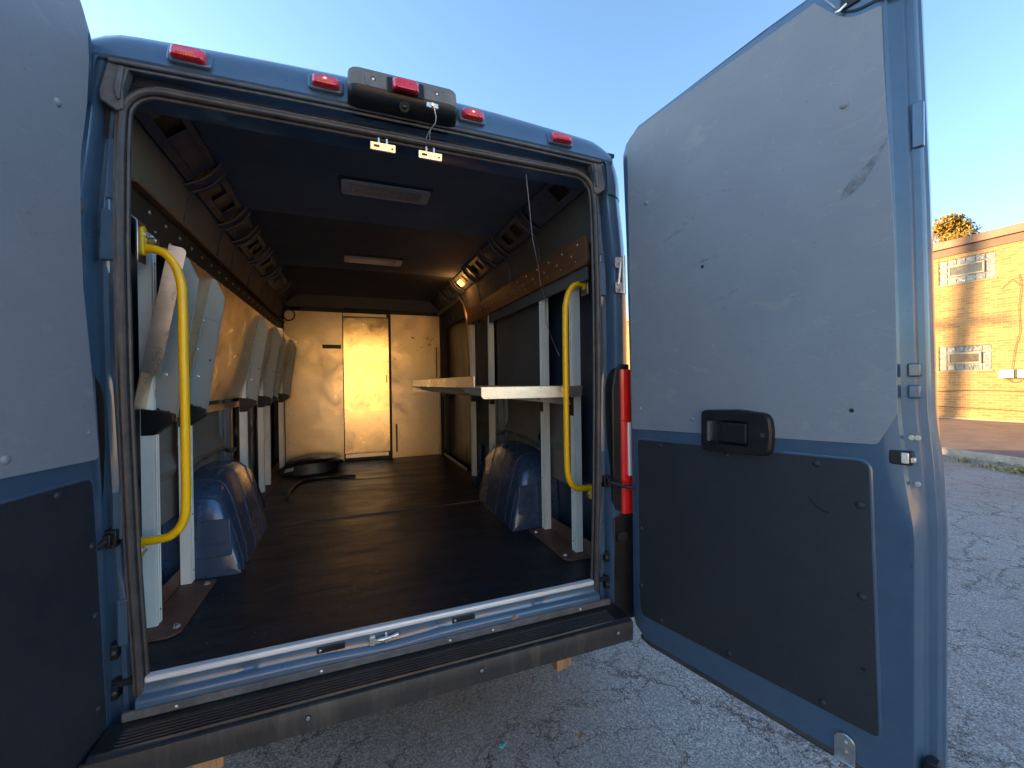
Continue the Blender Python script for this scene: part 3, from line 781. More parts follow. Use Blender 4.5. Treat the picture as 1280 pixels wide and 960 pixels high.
# scuff marks on the panel: thin dark smears
def smear(F, pts, ws, mat, parent, o=-.0050):
    L1 = []; L2 = []
    for (s, z), w in zip(pts, ws):
        L1.append((s - w * .6, z + w * .8)); L2.append((s + w * .6, z - w * .8))
    m_ = MB().grid([[F(s, z, o) for s, z in L1], [F(s, z, o) for s, z in L2]])
    return VAN.part(m_, 'scuff_mark', mat, parent)
m, n = newmat('rub_mark', (.1, .1, .098), .6)
v_ = n.coord()
nf = n.ramp(n.noise(v_, 30, 5, .7), [(.35, 0), (.7, .55)]); n.link(nf, n.b.inputs['Alpha']); M['rub'] = m
smear(FR, [(.905, 1.54), (.893, 1.51), (.878, 1.483), (.855, 1.452), (.835, 1.430), (.808, 1.405), (.795, 1.39)], [.001, .004, .007, .012, .017, .013, .002], 'rub', dR)
smear(FR, [(.33, 1.31), (.37, 1.316), (.42, 1.322), (.45, 1.325)], [.001, .003, .004, .001], 'rub', dR)
m, n = newmat('pale_rub_mark', (.42, .42, .39), .6)
nf = n.ramp(n.noise(n.coord(), 24, 5, .7), [(.4, .0), (.7, .4)]); n.link(nf, n.b.inputs['Alpha']); M['rubp'] = m
smear(FR, [(.18, 1.42), (.24, 1.45), (.30, 1.475), (.36, 1.50)], [.002, .012, .014, .002], 'rubp', dR)
smear(FR, [(.40, 1.16), (.46, 1.17), (.50, 1.19)], [.002, .008, .002], 'rubp', dR)
smear(FR, [(.10, 1.24), (.14, 1.25), (.18, 1.26)], [.002, .006, .001], 'rubp', dR)
smear(FR, [(.33, 1.56), (.42, 1.555), (.52, 1.53)], [.002, .006, .002], 'rubp', dR)

# left door
sLl = [(-.26, .03), (-.18, -.035), (-.13, -.044), (.17, -.040), (.6, -.016), (.92, .005), (1.1, .035), (1.28, .055), (1.45, .060), (1.6, .047), (1.74, .0), (1.89, -.010), (1.98, .01)]
cladL = polyround([(.012, .672), (.034, .91), (.062, 1.15), (.067, 1.32), (.066, 1.50), (.036, 1.66), (.024, 1.80), (.028, 1.9), (.06, 1.955), (.75, 2.01), (.88, 1.9), (.91, 1.24), (.912, .778), (.869, .70)],
                  [.018, 0, 0, .05, .05, .03, 0, .03, .04, .02, .02, 0, .01, .01])
darkL = polyround([(.040, .625), (-.004, -.157), (.03, -.185), (.868, -.16), (.852, .64)], [.03, .02, .02, .02, .03])
dL, FL, nL = rear_door((-.87, -.03), -96, -1, sLl, 'left rear door standing open at the picture edge, blue with grey and black inner panels', cladL, darkL, None)
inL = (-nL[0], -nL[1], 0)
pins(FL, inL, [(.142, 1.606, 1), (.051, .752, .5), (.307, .722, 1)], dL, 'clad')
pins(FL, inL, [(.165, .607, 1), (.046, .436, 1), (.038, .238, 1), (.032, -.027, 1)], dL, 'dpanel')

# --------------------------------------------------------------- inside of the cargo bay
fl = MB().box((-.95, .004, -.02), (.95, 1.386, 0)); flo = VAN.part(fl, 'cargo_floor', 'floor', bevel=.003, label='black rubber-faced floor')
fl2 = MB().box((-.95, 1.390, -.02), (.95, 2.50, .0015)); VAN.part(fl2, 'floor_sheet', 'floor', flo, bevel=.003)
fl3 = MB().box((-.95, 2.504, -.02), (.95, 3.75, .0005)); VAN.part(fl3, 'floor_sheet', 'floor', flo, bevel=.003)
sm = MB().tube([(-.69 + 1.37 * k / 20, 1.388 + .003 * math.sin(k), .0015) for k in range(21)], .0032, 6)
VAN.part(sm, 'floor_seam', 'seam', flo); sm = MB()
sm.tube([(-.8 + 1.5 * k / 20, 2.502 + .002 * math.sin(k * 2), .001) for k in range(21)], .0025, 6)
VAN.part(sm, 'floor_seam', 'seam', flo)
# ceiling lining in three sheets
ce = MB()
for y0, y1, dz in ((.02, 1.15, 0), (1.155, 2.32, .004), (2.325, 3.56, .002)):
    rows = []
    for y in (y0, y0 + .006, (y0 + y1) / 2, y1 - .006, y1):
        e = -.004 if y in (y0, y1) else 0
        rows.append([(x, y, 1.876 + dz + crown(x) * .15 - (.004 if e else 0)) for x in (-.9, -.72, -.5, -.2, 0, .2, .5, .72, .9)])
    ce.grid(rows)
ceo = VAN.part(ce, 'ceiling_lining', 'lining', recalc=False)
bk_ = MB().box((-.95, .03, 1.90), (.95, 3.6, 1.915)); VAN.part(bk_, 'roof_skin', 'blackm')
for y0, y1 in ((.585, .765), (1.87, 2.06)):
    xm = -.004
    zt = 1.882
    fr = MB().prism(rrect(xm - .228, xm + .228, y0 - .004, y1 + .004, .012), lambda u, v, w: (u, v, w), zt - .006, zt + .01)
    lo = VAN.part(fr, 'ceiling_lamp', 'black', label='unlit long ceiling lamp', bevel=.002)
    ln = MB().prism(rrect(xm - .220, xm + .220, y0 + .012, y1 - .004, .022), lambda u, v, w: (u, v, w), zt - .013, zt - .004)
    VAN.part(ln, 'lamp_lens', 'lensgrey', lo, bevel=.005)
    ln = MB().prism(rrect(xm - .175, xm + .175, y0 + .045, y1 - .035, .018), lambda u, v, w: (u, v, w), zt - .0155, zt - .012)
    VAN.part(ln, 'lamp_insert', 'lensin', lo, bevel=.002)

# side walls
for sx in (-1, 1):
    rows = []
    for k in range(31):
        y = .1 + 3.45 * k / 30
        rows.append([(sx * x, y, z) for x, z in ((.99, -.02), (.99, .50), (.985, .9), (.98, 1.42), (.97, 1.60), (.93, 1.80), (.90, 1.91))])
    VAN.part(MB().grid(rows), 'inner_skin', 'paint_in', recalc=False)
    # closing strip just inside the opening
    cs_ = MB().grid([[(sx * (interp(XS, z) + .035), .045, z), (sx * .985, .08, z)] for z in [-.02 + .1 * k for k in range(19)]])
    VAN.part(cs_, 'pillar_lining', 'blackm')
    # pressed wall panels with a creased band
    ym = .62; y1 = 1.47
    def wallpanel(y0, y1, m):
        rows = []
        for k in range(9):
            y = lerp(y0, y1, k / 8); e = .012 if k in (0, 8) else 0
            rows.append([(sx * (x + e), y, z) for x, z in ((.935, .30), (.935, .478), (.915, .515), (.912, .525), (.94, .585), (.94, .79))])
        VAN.part(MB().grid(rows), 'side_panel', m, smooth=20)
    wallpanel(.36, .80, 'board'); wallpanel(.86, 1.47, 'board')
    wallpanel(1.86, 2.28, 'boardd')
    # vertical body ribs
    for y in (.83, 1.55, 1.72, 2.33) + ((2.8, 3.1) if sx < 0 else ()):
        r_ = MB().grid([[(sx * x, y + dy, z) for x, dy in ((.975, -.05), (.945, -.035), (.94, .0), (.945, .035), (.975, .05))] for z in (0, .25, .45, .75, 1.0, 1.4, 1.6)])
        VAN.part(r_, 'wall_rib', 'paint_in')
    # boards over the upper wall
    rows = [[(sx * x, y, z) for x, z in ((.90, 1.545), (.885, 1.62), (.868, 1.72), (.855, 1.80), (.845, 1.85))] for y in (.1, .6, .605, 1.6, 1.605, 2.55, 2.6, 3.2, 3.55)]
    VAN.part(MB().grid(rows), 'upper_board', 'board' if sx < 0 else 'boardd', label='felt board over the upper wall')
    # wall behind shelf uprights
    wb = MB().box((sx * .915, .72, .80), (sx * .92, 1.60, 1.43)); wb.box((sx * .915, 1.69, .80), (sx * .92, 2.16, 1.43))
    VAN.part(wb, 'back_board', 'boardd', bevel=.002)
    # roof rail with cut-outs and ribs
    A0 = (.850, 1.775); A1 = (.738, 1.872)
    def rail(u, v, w): # u: along y, v 0..1 across, w outward from beam
        return (sx * lerp(A0[0], A1[0], v) - sx * w * .65, u, lerp(A0[1], A1[1], v) - w * .76)
    rb = MB()
    segs = [(.03, .62, [(.2, .32)]), (.72, 1.12, [(.78, .88), (.94, 1.04)]), (1.22, 1.42, []), (1.50, 1.86, [(1.56, 1.66), (1.71, 1.80)]), (1.96, 2.34, [(2.0, 2.1), (2.16, 2.26)]), (2.42, 2.9, [(2.5, 2.65)]), (3.0, 3.5, [])]
    for a, b, hs in segs:
        rb.prism([(a, .02), (b, .02), (b, .28), (a, .28)], rail, .006, .010)
        rb.prism([(a, .80), (b, .80), (b, .98), (a, .98)], rail, .006, .010)
        edges = [a] + [q for h_ in hs for q in h_] + [b]
        for p_, q_ in zip(edges[::2], edges[1::2]): rb.prism([(p_, .28), (q_, .28), (q_, .80), (p_, .80)], rail, .006, .010)
    rr_ = VAN.part(rb, 'roof_rail', 'beam', bevel=.002)
    bb = MB().prism([(.02, 0), (3.52, 0), (3.52, 1), (.02, 1)], rail, -.03, .0); VAN.part(bb, 'rail_back', 'black', rr_)
    for y in (.67, 1.17, 1.46, 1.91, 2.38, 2.95):
        q = MB()
        for dy in (-.045, .035):
            pts = []
            for k in range(9):
                a = k / 8; pts.append(rail(y + dy, lerp(-.12, 1.12, a), .010 + .020 * math.sin(a * math.pi)))
            q.tube(pts, .006, 6)
        q.grid([[rail(y + dy, lerp(-.10, 1.1, k / 8), .009 + .016 * math.sin(k / 8 * math.pi)) for dy in (-.045, .035)] for k in range(9)])
        q.tube([rail(y + .035, -.1, .02), (sx * .872, y + .035, 1.70), (sx * .885, y + .035, 1.575)], .005, 6)
        VAN.part(q, 'roof_rib', 'beam', rr_)
# left dark rail with brown top flange; right brown plank rail
lr = MB().box((-.89, .15, 1.425), (-.872, 3.5, 1.555)); lro = VAN.part(lr, 'wall_rail', 'raildark', bevel=.002, label='dark stained rail along the left wall')
VAN.part(MB().box((-.888, .15, 1.556), (-.842, 3.5, 1.568)), 'rail_flange', 'railwood', lro, bevel=.002)
sc = MB()
for k in range(22):
    y = .32 + .145 * k
    sc.dome((-.871, y, 1.515), (1, 0, 0), .008, .006, 8); sc.dome((-.872, y + .05, 1.46), (1, 0, 0), .006, .004, 8); sc.dome((-.855, y + .06, 1.5685), (0, 0, 1), .006, .004, 8)
VAN.part(sc, 'rail_screw', 'steel', lro)
rr2 = MB().prism([(.085, 1.445), (.105, 1.556), (2.2, 1.556), (2.2, 1.42), (.10, 1.42)], lambda u, v, w: (w, u, v), .832, .85)
rro = VAN.part(rr2, 'wall_rail', 'railwood', bevel=.002, label='brown plank rail along the right wall')
sc = MB()
for k in range(14):
    y = .17 + .155 * k
    sc.dome((.8315, y, 1.53), (-1, 0, 0), .006, .005, 8); sc.dome((.8315, y + .06, 1.49), (-1, 0, 0), .007, .004, 8); sc.dome((.8315, y + .02, 1.455), (-1, 0, 0), .004, .003, 8)
VAN.part(sc, 'rail_screw', 'steel', rro)
VAN.part(MB().box((.85, .12, 1.355), (.862, 1.6, 1.42)), 'batten', 'boardd', rro, bevel=.002)

# wheel arches
for sx in (-1, 1):
    w = MB(); rows = []; HS = .915
    # sections along y: rounded hump, inner face pulled in at the bottom
    ys = [(.700, .04), (.706, .16), (.720, .30), (.738, .37), (.77, .425), (.83, .463), (.95, .492), (1.09, .5), (1.23, .492), (1.36, .45), (1.50, .35), (1.62, .22), (1.74, .1), (1.80, .02)]
    for y, h in ys:
        h *= HS
        t = min(1, h / .46)
        xb = .685 + max(0, (y - 1.40)) * .30
        ins = .035 * t
        rows.append([(sx * x, y, z) for x, z in ((.985, h * .98), (.93, h), (.84, h * .995), (.795, h * .965), (.76 + ins * .3, h * .90), (xb + .035 + ins * .8, h * .74), (xb + .012 + ins * .6, h * .45), (xb + ins * .2, h * .18), (xb, .0))])
    w.grid(rows)
    # rear closing face
    ao = VAN.part(w, 'wheel_arch', 'arch', smooth=50, label='glossy blue wheel arch bulging into the bay')
    rf = MB().grid([[(sx * x, .700 - .0, 0) for x in (.685, .8, .985)], [(sx * x, .703, .042) for x in (.688, .8, .985)]]); VAN.part(rf, 'arch_foot', 'arch', ao)
    cr = MB()
    def asec(t0, t1, fr_):  # a raised bead over the arch between two sections
        r1 = rows[t0]; r2 = rows[t1]
        return [tuple(lerp(a, b, fr_) for a, b in zip(p, q)) for p, q in zip(r1, r2)]
    for t0, t1, f_ in ((3, 4, .4), (5, 6, .1), (6, 7, .5), (8, 9, .1)):
        cr.tube([(p[0] - sx * .001, p[1], p[2] + .001) for p in asec(t0, t1, f_)[1:]], .0035, 6)
    VAN.part(cr, 'arch_bead', 'arch', ao)
    # embossed panel on the rear-facing slope
    em = MB(); 
    def onr(u, v, o):   # u 0..1 in x, v 0..1 up the rear face
        x = lerp(.70, .90, u); y = lerp(.702, .722, v); z = lerp(.07, .275, v); return (sx * (x + .012 * v), y - o, z + o * .1)
    em.prism(rrect(.08, .92, .1, .92, .06), onr, .001, .010); VAN.part(em, 'arch_panel', 'arch', ao, bevel=.004)
    lipc = MB().tube([(sx * .93, .74 + .1 * k, .44 + .07 * math.sin(k / 10 * math.pi) + .012 * math.sin(k * 9)) for k in range(11)], .012, 6, radii=[.008 + .008 * abs(math.sin(k * 5.1)) for k in range(11)])
    VAN.part(lipc, 'sealant_bead', 'boardd', ao)
    # rusty floor plate with upturned flange
    pl = MB().prism(polyround([(.90, .20), (.795, .205), (.768, .235), (.768, .655), (.775, .665), (.90, .68)], [0, .01, .01, .004, .004, 0]), lambda u, v, w: (sx * u, v, w), .001, .007)
    po = VAN.part(pl, 'floor_plate', 'rust', bevel=.0015, label='rust-brown steel plate bolted to the floor')
    VAN.part(MB().box((sx * .905, .2, .001), (sx * .912, .68, .075)), 'plate_flange', 'rust', po, bevel=.0015)
    for y in (.27, .62): VAN.part(MB().bolt((sx * .795, y, .007), (0, 0, 1), .009, .009), 'plate_bolt', 'zinc', po)
    pl = MB().prism([(.90, 1.95), (.80, 1.96), (.80, 2.38), (.90, 2.42)] if sx > 0 else [(.90, 2.0), (.82, 2.0), (.80, 3.45), (.90, 3.45)], lambda u, v, w: (sx * u, v, w), .0025, .008)
    VAN.part(pl, 'floor_plate', 'rust', bevel=.0015)
    VAN.part(MB().box((sx * .903, 2.0, .0), (sx * .91, 2.42 if sx > 0 else 3.45, .07)), 'plate_flange', 'rust', bevel=.0015)

# bulkhead with its door
BY = 3.55
bh = MB()
bh.box((-.86, BY, 0.0), (-.268, BY + .012, 1.70)); bh.box((.262, BY, .0), (.845, BY + .012, 1.705))
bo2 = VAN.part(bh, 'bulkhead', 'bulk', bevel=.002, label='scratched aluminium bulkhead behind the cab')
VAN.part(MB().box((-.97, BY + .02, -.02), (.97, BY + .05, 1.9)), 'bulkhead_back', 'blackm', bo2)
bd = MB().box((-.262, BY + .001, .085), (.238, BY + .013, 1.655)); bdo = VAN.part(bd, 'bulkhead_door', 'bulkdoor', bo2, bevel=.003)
VAN.part(MB().box((-.262, BY, 1.662), (.215, BY + .01, 1.70)), 'door_header', 'bulk', bo2, bevel=.002)
VAN.part(MB().box((-.255, BY - .004, .035), (.22, BY + .01, .082)), 'kick_plate', 'alu', bo2, bevel=.002)
tr = MB().box((-.275, BY - .03, 1.712), (.262, BY + .004, 1.728)); tr.box((-.25, BY - .028, 1.742), (.25, BY, 1.752)); VAN.part(tr, 'door_track', 'blackm', bo2, bevel=.002)
VAN.part(MB().box((-.97, BY - .012, 1.745), (.97, BY + .018, 1.9)), 'upper_felt', 'lining', bo2)
VAN.part(MB().box((-.48, BY - .002, 1.288), (-.285, BY + .003, 1.332)), 'slot', 'black', bo2)
hd = MB().box((.305, BY - .012, .07), (.322, BY - .001, .40)); VAN.part(hd, 'pull_handle', 'blackm', bo2, bevel=.003)
VAN.part(MB().box((.205, BY - .004, .90), (.215, BY + .002, .99)), 'latch_slot', 'raildark', bo2)
tp = MB()
for x, z in ((.50, 1.43), (.68, 1.42), (.70, 1.35)): tp.prism([(x, z), (x + .035, z - .012), (x + .04, z + .006), (x + .005, z + .018)], lambda u, v, w: (u, w, v), BY - .0015, BY - .0003)
VAN.part(tp, 'tape_scrap', 'timber', bo2)
rv = MB()
for z in [.05 + .1 * k for k in range(16)]:
    for x in (.37, .80, -.83): rv.dome((x, BY, z), (0, -1, 0), .004, .002, 6)
VAN.part(rv, 'rivet', 'raildark', bo2)
VAN.part(MB().box((-.92, BY - .03, 0), (-.868, BY + .01, 1.50)), 'edge_post', 'postm', bo2, bevel=.002)
VAN.part(MB().box((.822, BY - .03, 0), (.842, BY + .005, 1.33)), 'edge_post', 'frame', bo2, bevel=.002)
hh_ = MB().tube([(.80, BY - .01, 1.32), (.80, BY - .03, 1.30), (.80, BY - .03, .98), (.80, BY - .01, .96)], .006, 6); VAN.part(hh_, 'pull_handle', 'blackm', bo2)
cb = MB(); cb.tube([(-.80 + .055 * math.cos(a), 3.48, 1.70 - .06 + .06 * math.sin(a)) for a in [2 * math.pi * k / 16 for k in range(17)]], .007, 6)
cb.tube([(-.86, 3.45, 1.76), (-.82, 3.46, 1.72), (-.74, 3.48, 1.71), (-.70, 3.5, 1.73)], .014, 6)
VAN.part(cb, 'cable_loop', 'black')

# sliding side door (right, far) with slanted frame
sd = MB(); sd.box((.93, 2.42, .03), (.938, 3.5, 1.72)); so2 = VAN.part(sd, 'sliding_door', 'slider', bevel=.002, label='stained side door panel at the front right')
fr = MB().tube([(.925, 2.38, .02), (.92, 2.40, 1.0), (.905, 2.42, 1.45), (.885, 2.50, 1.68), (.86, 2.62, 1.765)], .018, 8)
VAN.part(fr, 'door_frame', 'frame', so2)
fr = MB().hexa([(.862, 2.60, 1.74), (.80, 3.45, 1.70), (.845, 3.45, 1.70), (.90, 2.60, 1.74), (.862, 2.60, 1.785), (.80, 3.45, 1.755), (.845, 3.45, 1.755), (.90, 2.60, 1.785)])
VAN.part(fr, 'door_header', 'frame', so2, bevel=.004)
VAN.part(MB().box((.865, 2.45, .0), (.88, 3.5, .03)), 'step_edge', 'alu', so2, bevel=.003)
lk = MB().box((.84, 3.3, .72), (.92, 3.42, .80)); lk.box((.85, 3.32, .1), (.90, 3.36, .75)); VAN.part(lk, 'door_lock', 'black', so2, bevel=.005)
VAN.part(MB().tube([(.905, 2.42, .55), (.885, 2.42, .56)], .012, 8), 'lock_knob', 'zinc', so2)
# lit amber lamp set in the right roof rail
lamp = MB(); 
def railR(u, v, w): return (lerp(.850, .738, v) - w * .65, u, lerp(1.775, 1.872, v) - w * .76)
lamp.prism(rrect(2.19, 2.28, .30, .70, .03), lambda u, v, w: railR(u, v, w), .008, .020)
VAN.part(lamp, 'interior_lamp', 'amber', bevel=.004, label='small glowing amber lamp in the roof rail')

# grab handles
def handle(sx):
    x0, y = .852, .20
    pts = [(x0 - .012, y, 1.352), (.815, y, 1.350), (.785, y - .002, 1.337), (.760, y - .004, 1.305), (.745, y - .006, 1.26), (.738, y - .006, 1.20), (.737, y - .006, 1.0), (.736, y - .006, .83), (.736, y - .006, .60), (.737, y - .006, .47), (.742, y - .006, .42), (.758, y - .005, .383), (.785, y - .002, .359), (.815, y, .352), (x0 + .02, y, .350)]
    if sx > 0: pts = [(p[0] + .05 * 0 + .035, p[1], p[2]) for p in pts]
    # smooth the path
    P = [Vector(p) for p in pts]; Q = []
    for i in range(len(P) - 1):
        a = P[max(0, i - 1)]; b = P[i]; c = P[i + 1]; d = P[min(len(P) - 1, i + 2)]
        for k in range(5):
            t = k / 5; Q.append(.5 * ((2 * b) + (c - a) * t + (2 * a - 5 * b + 4 * c - d) * t * t + (3 * b - a - 3 * c + d) * t ** 3))
    Q.append(P[-1])
    h = MB().tube([(sx * q[0], q[1], q[2]) for q in Q], .0145, 14)
    ho = VAN.part(h, 'grab_handle', 'yellow', label='yellow tubular grab handle', smooth=60)
    xf = P[0][0] + .004
    fl = MB().prism(rrect(-.016, .016, 1.325, 1.425, .015), lambda u, v, w: (sx * (xf + w), y + u, v), -.004, .006)
    fl.prism(rrect(-.016, .016, .295, .365, .012), lambda u, v, w: (sx * (xf + .022 + w), y + u, v), -.004, .006)
    VAN.part(fl, 'handle_flange', 'yellow', ho, bevel=.003)
    bt = MB().bolt((sx * (xf - .004), y, 1.40), (-sx, 0, 0), .007, .012); bt.bolt((sx * (xf + .018), y, .32), (-sx, 0, 0), .007, .01)
    VAN.part(bt, 'handle_bolt', 'zinc', ho)
    br = MB(); br.box((sx * (xf + .006), y - .03, 1.30), (sx * (xf + .014), y + .03, 1.44))
    br.tube([(sx * (xf + .012), y - .02, 1.44), (sx * (xf + .03), y - .02, 1.455), (sx * (xf + .06), y - .02, 1.45)], .005, 6)
    br.tube([(sx * (xf - .0), y + .03, 1.385), (sx * (xf - .028), y + .03, 1.385)], .014, 10)
    VAN.part(br, 'handle_bracket', 'alu', ho, bevel=.002)
handle(-1); handle(1)
# dangling wire on the right
wire = MB().tube([(.52, .06, 1.765), (.56, .12, 1.66), (.60, .18, 1.54), (.66, .25, 1.44), (.70, .31, 1.36), (.76, .38, 1.30), (.80, .46, 1.20), (.86, .5, 1.10), (.9, .5, 1.02)], .0022, 5)
VAN.part(wire, 'hanging_wire', 'steel')

# ================================================================== shelf racks
def upright(T, sx, y, z0=.008, z1=1.43):
    p = MB(); w = .045
    # channel section, open to the wall, grooved on the face
    pr = [(.90, -w / 2), (.862, -w / 2), (.860, -w / 2 + .003), (.860, -.010), (.864, -.008), (.864, -.003), (.860, -.001), (.860, .008), (.863, .010), (.863, .014), (.860, .016), (.860, w / 2 - .003), (.862, w / 2), (.90, w / 2)]
    p.grid([[(sx * x, y + dy, z) for x, dy in pr] for z in (z0, z1)], True, True)
    o = T.part(p, 'upright', 'postm', smooth=20)
    h = MB()
    for z in (z0 + .05, z0 + .3, z1 - .1): h.tube([(sx * .8602, y + .004, z), (sx * .8588, y + .004, z)], .004, 8)
    T.part(h, 'upright_hole', 'black', o)
PLATE = [(0, -.0), (.012, -.006), (.455, -.006 - .0), (.535, -.004), (.56, -.0), (.56, .0)]
def shelf(T, sx, ys, y0, y1, folded, label):
    """shelf pan hinged on the uprights; local u along the sheet from the hinge, w on the underside"""
    if folded: hx, hz, ux, uz = .884, .80, -.189, .982          # leaning up against the wall
    else:      hx, hz, ux, uz = .885, .852, -1., .004
    # underside direction
    wx, wz = (-uz, ux) if folded else (-.004, -1.)
    if folded: wx, wz = -.982, -.189
    def G(u, y, w): return (sx * (hx + ux * u + wx * w), y, hz + uz * u + wz * w)
    LEN = .585 if folded else .54
    sh = MB().prism([(0, y0), (LEN, y0), (LEN, y1), (0, y1)], lambda u, v, w: G(u, v, w), -.0015, .0015)
    so = T.part(sh, 'shelf_pan', 'sheet' if folded else 'sheet', label=label)
    # long lip on the aisle edge, upward
    lp = MB().prism([(LEN - .0015, y0 + .1), (LEN + .0015, y0 + .1), (LEN + .0015, y1), (LEN - .0015, y1)], lambda u, v, w: G(u, v, w), -.052, .0)
    T.part(lp, 'shelf_lip', 'lip', so)
    # end flanges, downward, with rounded ends
    for ye in (y0, y1):
        ef = MB().prism(rrect(.13 if folded else .02, LEN - .004, .0, .052, 0, 5, (.002, .002, .018, .018)), lambda u, v, w: G(u, ye + w, v), -.0012, .0012)
        T.part(ef, 'end_flange', 'lip', so)
    for y in ys:
        # bracket plate standing off the underside, deep at the hinge, nipped at the tip
        poly = [(.0, .002), (-.03, .088), (-.02, .094), (.19, .080), (.42, .073), (.500, .068), (.572, .022), (.574, .002)] if folded else \
               [(.0, .002), (.0, .094), (.01, .098), (.19, .078), (.40, .050), (.49, .03), (.50, .002)]
        b = MB().prism(poly, lambda u, v, w: G(u, y + w, v), -.0018, .0018)
        bo = T.part(b, 'shelf_bracket', 'panelcov', so)
        fl = MB()
        fl.tube([G(u, y - .003, v - .003) for u, v in poly[2:5]], .0035, 6)
        fl.tube([G(u, y - .003, .012) for u in (.02, .2, .40)], .003, 6)
        fl.tube([G(.40, y - .003, .008), G(.385, y - .003, .062)], .0022, 5)
        T.part(fl, 'bracket_fold', 'panelcov', so)
        rv = MB()
        for u, v in ((.38, .008), (.25, .008), (.03, .008)): rv.dome(G(u, y - .004, v), (0, -1, 0), .006, .004, 8)
        rv.dome(G(.13, y - .002, .03), (0, -1, 0), .007, .002, 10)
        T.part(rv, 'bracket_rivet', 'zinc', so)
        hl = MB()
        for u, v in ((.0, .030), (-.005, .062), (.21, .062)): hl.tube([G(u, y - .0018, v), G(u, y - .0026, v)], .005, 10)
        T.part(hl, 'bracket_hole', 'black', so)
        # black hinge bracket on the upright
        hb = MB().prism([(.90, .70), (.862, .70), (.845, .715), (.80, .745), (.80, .775), (.84, .79), (.90, .80)] if folded else [(.90, .70), (.858, .70), (.856, .76), (.84, .80), (.84, .845), (.90, .848)],
                        lambda u, v, w: (sx * u, y + w, v), -.024, .024)
        T.part(hb, 'hinge_block', 'black', so, bevel=.004)
    return so
TL = Thing('shelf_rack', (-.88, 1.8, 0), 'aluminium shelf rack with its shelves folded up against the left wall', 'shelf rack', 'shelf racks fixed along both walls of the van')
for y in (.32, .67, 1.75, 2.35, 2.62, 3.40): upright(TL, -1, y)
shelf(TL, -1, (.32, .67, 1.75, 2.35), .2, 2.43, True, 'folded-up shelf nearest the doors')
shelf(TL, -1, (2.62, 3.40), 2.50, 3.50, True, 'folded-up shelf nearest the bulkhead')
rl = MB().box((-.93, .4, .735), (-.915, 2.5, .775)); TL.part(rl, 'wall_batten', 'sheet', bevel=.002)
TR = Thing('shelf_rack', (.88, 1.2, 0), 'aluminium shelf rack with one long shelf folded down level on the right wall', 'shelf rack', 'shelf racks fixed along both walls of the van')
for y, z1 in ((.295, 1.43), (.655, 1.435), (1.65, 1.43), (2.20, 1.42)): upright(TR, 1, y, z1=z1)
so = shelf(TR, 1, (.30, .66, 1.65, 2.2), .2, 2.38, False, 'shelf folded down level')
TR.part(MB().prism(rrect(.76, .80, .868, .90, .003), lambda u, v, w: (.3452 - w, u, v), -.0, .0015), 'shelf_tag', 'panelcov', so)

# ================================================================== loose things on the van floor
c = Thing('plastic_cover', (-.5, 3.1, 0), 'moulded black plastic cover lying on the floor by the bulkhead', 'plastic cover')
cv = MB(); rows = []
for x, y0, y1, h in ((-.86, 3.20, 3.42, .03), (-.80, 2.98, 3.46, .10), (-.62, 2.93, 3.47, .135), (-.45, 2.97, 3.46, .13), (-.36, 3.02, 3.44, .12), (-.29, 3.12, 3.4, .095), (-.27, 3.14, 3.38, .085)):
    lo = 0.002 if x < -.4 else (.03 if x < -.3 else .06)
    rows.append([(x, y0, lo), (x, y0 + .02, lo + (h - lo) * .75), (x, y0 + .07, h), (x, y1 - .08, h), (x, y1 - .02, h * .8), (x, y1, lo)])
cv.grid(rows, True, True)
co_ = c.part(cv, 'shell', 'black', smooth=30)
c.part(MB().prism([(-.80, .035), (-.72, .05), (-.72, .08), (-.79, .07)], lambda u, v, w: (u, w, v), 2.955, 2.975), 'label_window', 'panelcov', bevel=.002)
c.part(MB().box((-.85, 3.0, .004), (-.76, 3.14, .06)), 'mounting_lug', 'black', bevel=.008)
st = MB()
P = [(-.16, 2.64, .014), (-.32, 2.68, .013), (-.46, 2.69, .013), (-.57, 2.64, .013), (-.63, 2.52, .013), (-.655, 2.36, .013), (-.665, 2.20, .013), (-.655, 2.06, .012), (-.63, 1.96, .011)]
Q = []
for i in range(len(P) - 1):
    a, b, c_, d = [Vector(P[min(max(j, 0), len(P) - 1)]) for j in (i - 1, i, i + 1, i + 2)]
    for k in range(5):
        t = k / 5; Q.append(.5 * ((2 * b) + (c_ - a) * t + (2 * a - 5 * b + 4 * c_ - d) * t * t + (3 * b - a - 3 * c_ + d) * t ** 3))
Q.append(Vector(P[-1])); st.tube(Q, .012, 10)
single(st, 'rubber_strip', 'black', (-.5, 2.4, 0), 'curled black rubber strip lying loose on the van floor', 'rubber strip')

# ================================================================== outside
GZ = -ZG
g = MB(); g.add([(-160, -160, GZ), (200, -160, GZ), (200, 200, GZ), (-160, 200, GZ)], [(0, 1, 2, 3)])
o = g.build('ground', 'asphalt', None, (0, 0, GZ)); tag(o, kind='structure')
kd = Vector((.40, .916, 0)).normalized(); k0 = Vector((9.72, 2.13, 0))
kd = Vector((.25, .968, 0)).normalized(); kn = Vector((kd.y, -kd.x, 0))
def strip_(t0, t1, o0, o1, z0, z1, n=30):
    m_ = MB(); rows = []
    for i in range(n + 1):
        p = k0 + kd * lerp(t0, t1, i / n); j = .012 * math.sin(i * 2.7)
        a = p + kn * (o0 + j); b = p + kn * o1
        rows.append([(a.x, a.y, z0), (a.x + kn.x * .015, a.y + kn.y * .015, z1), (b.x, b.y, z1), (b.x, b.y, z0)])
    return m_.grid(rows, False, True)
o = strip_(-40, 40, 0, .16, GZ - .05, GZ + .12).build('kerb', 'kerb', None, (0, 0, GZ)); tag(o, kind='structure')
o.location = (0, 0, 0)
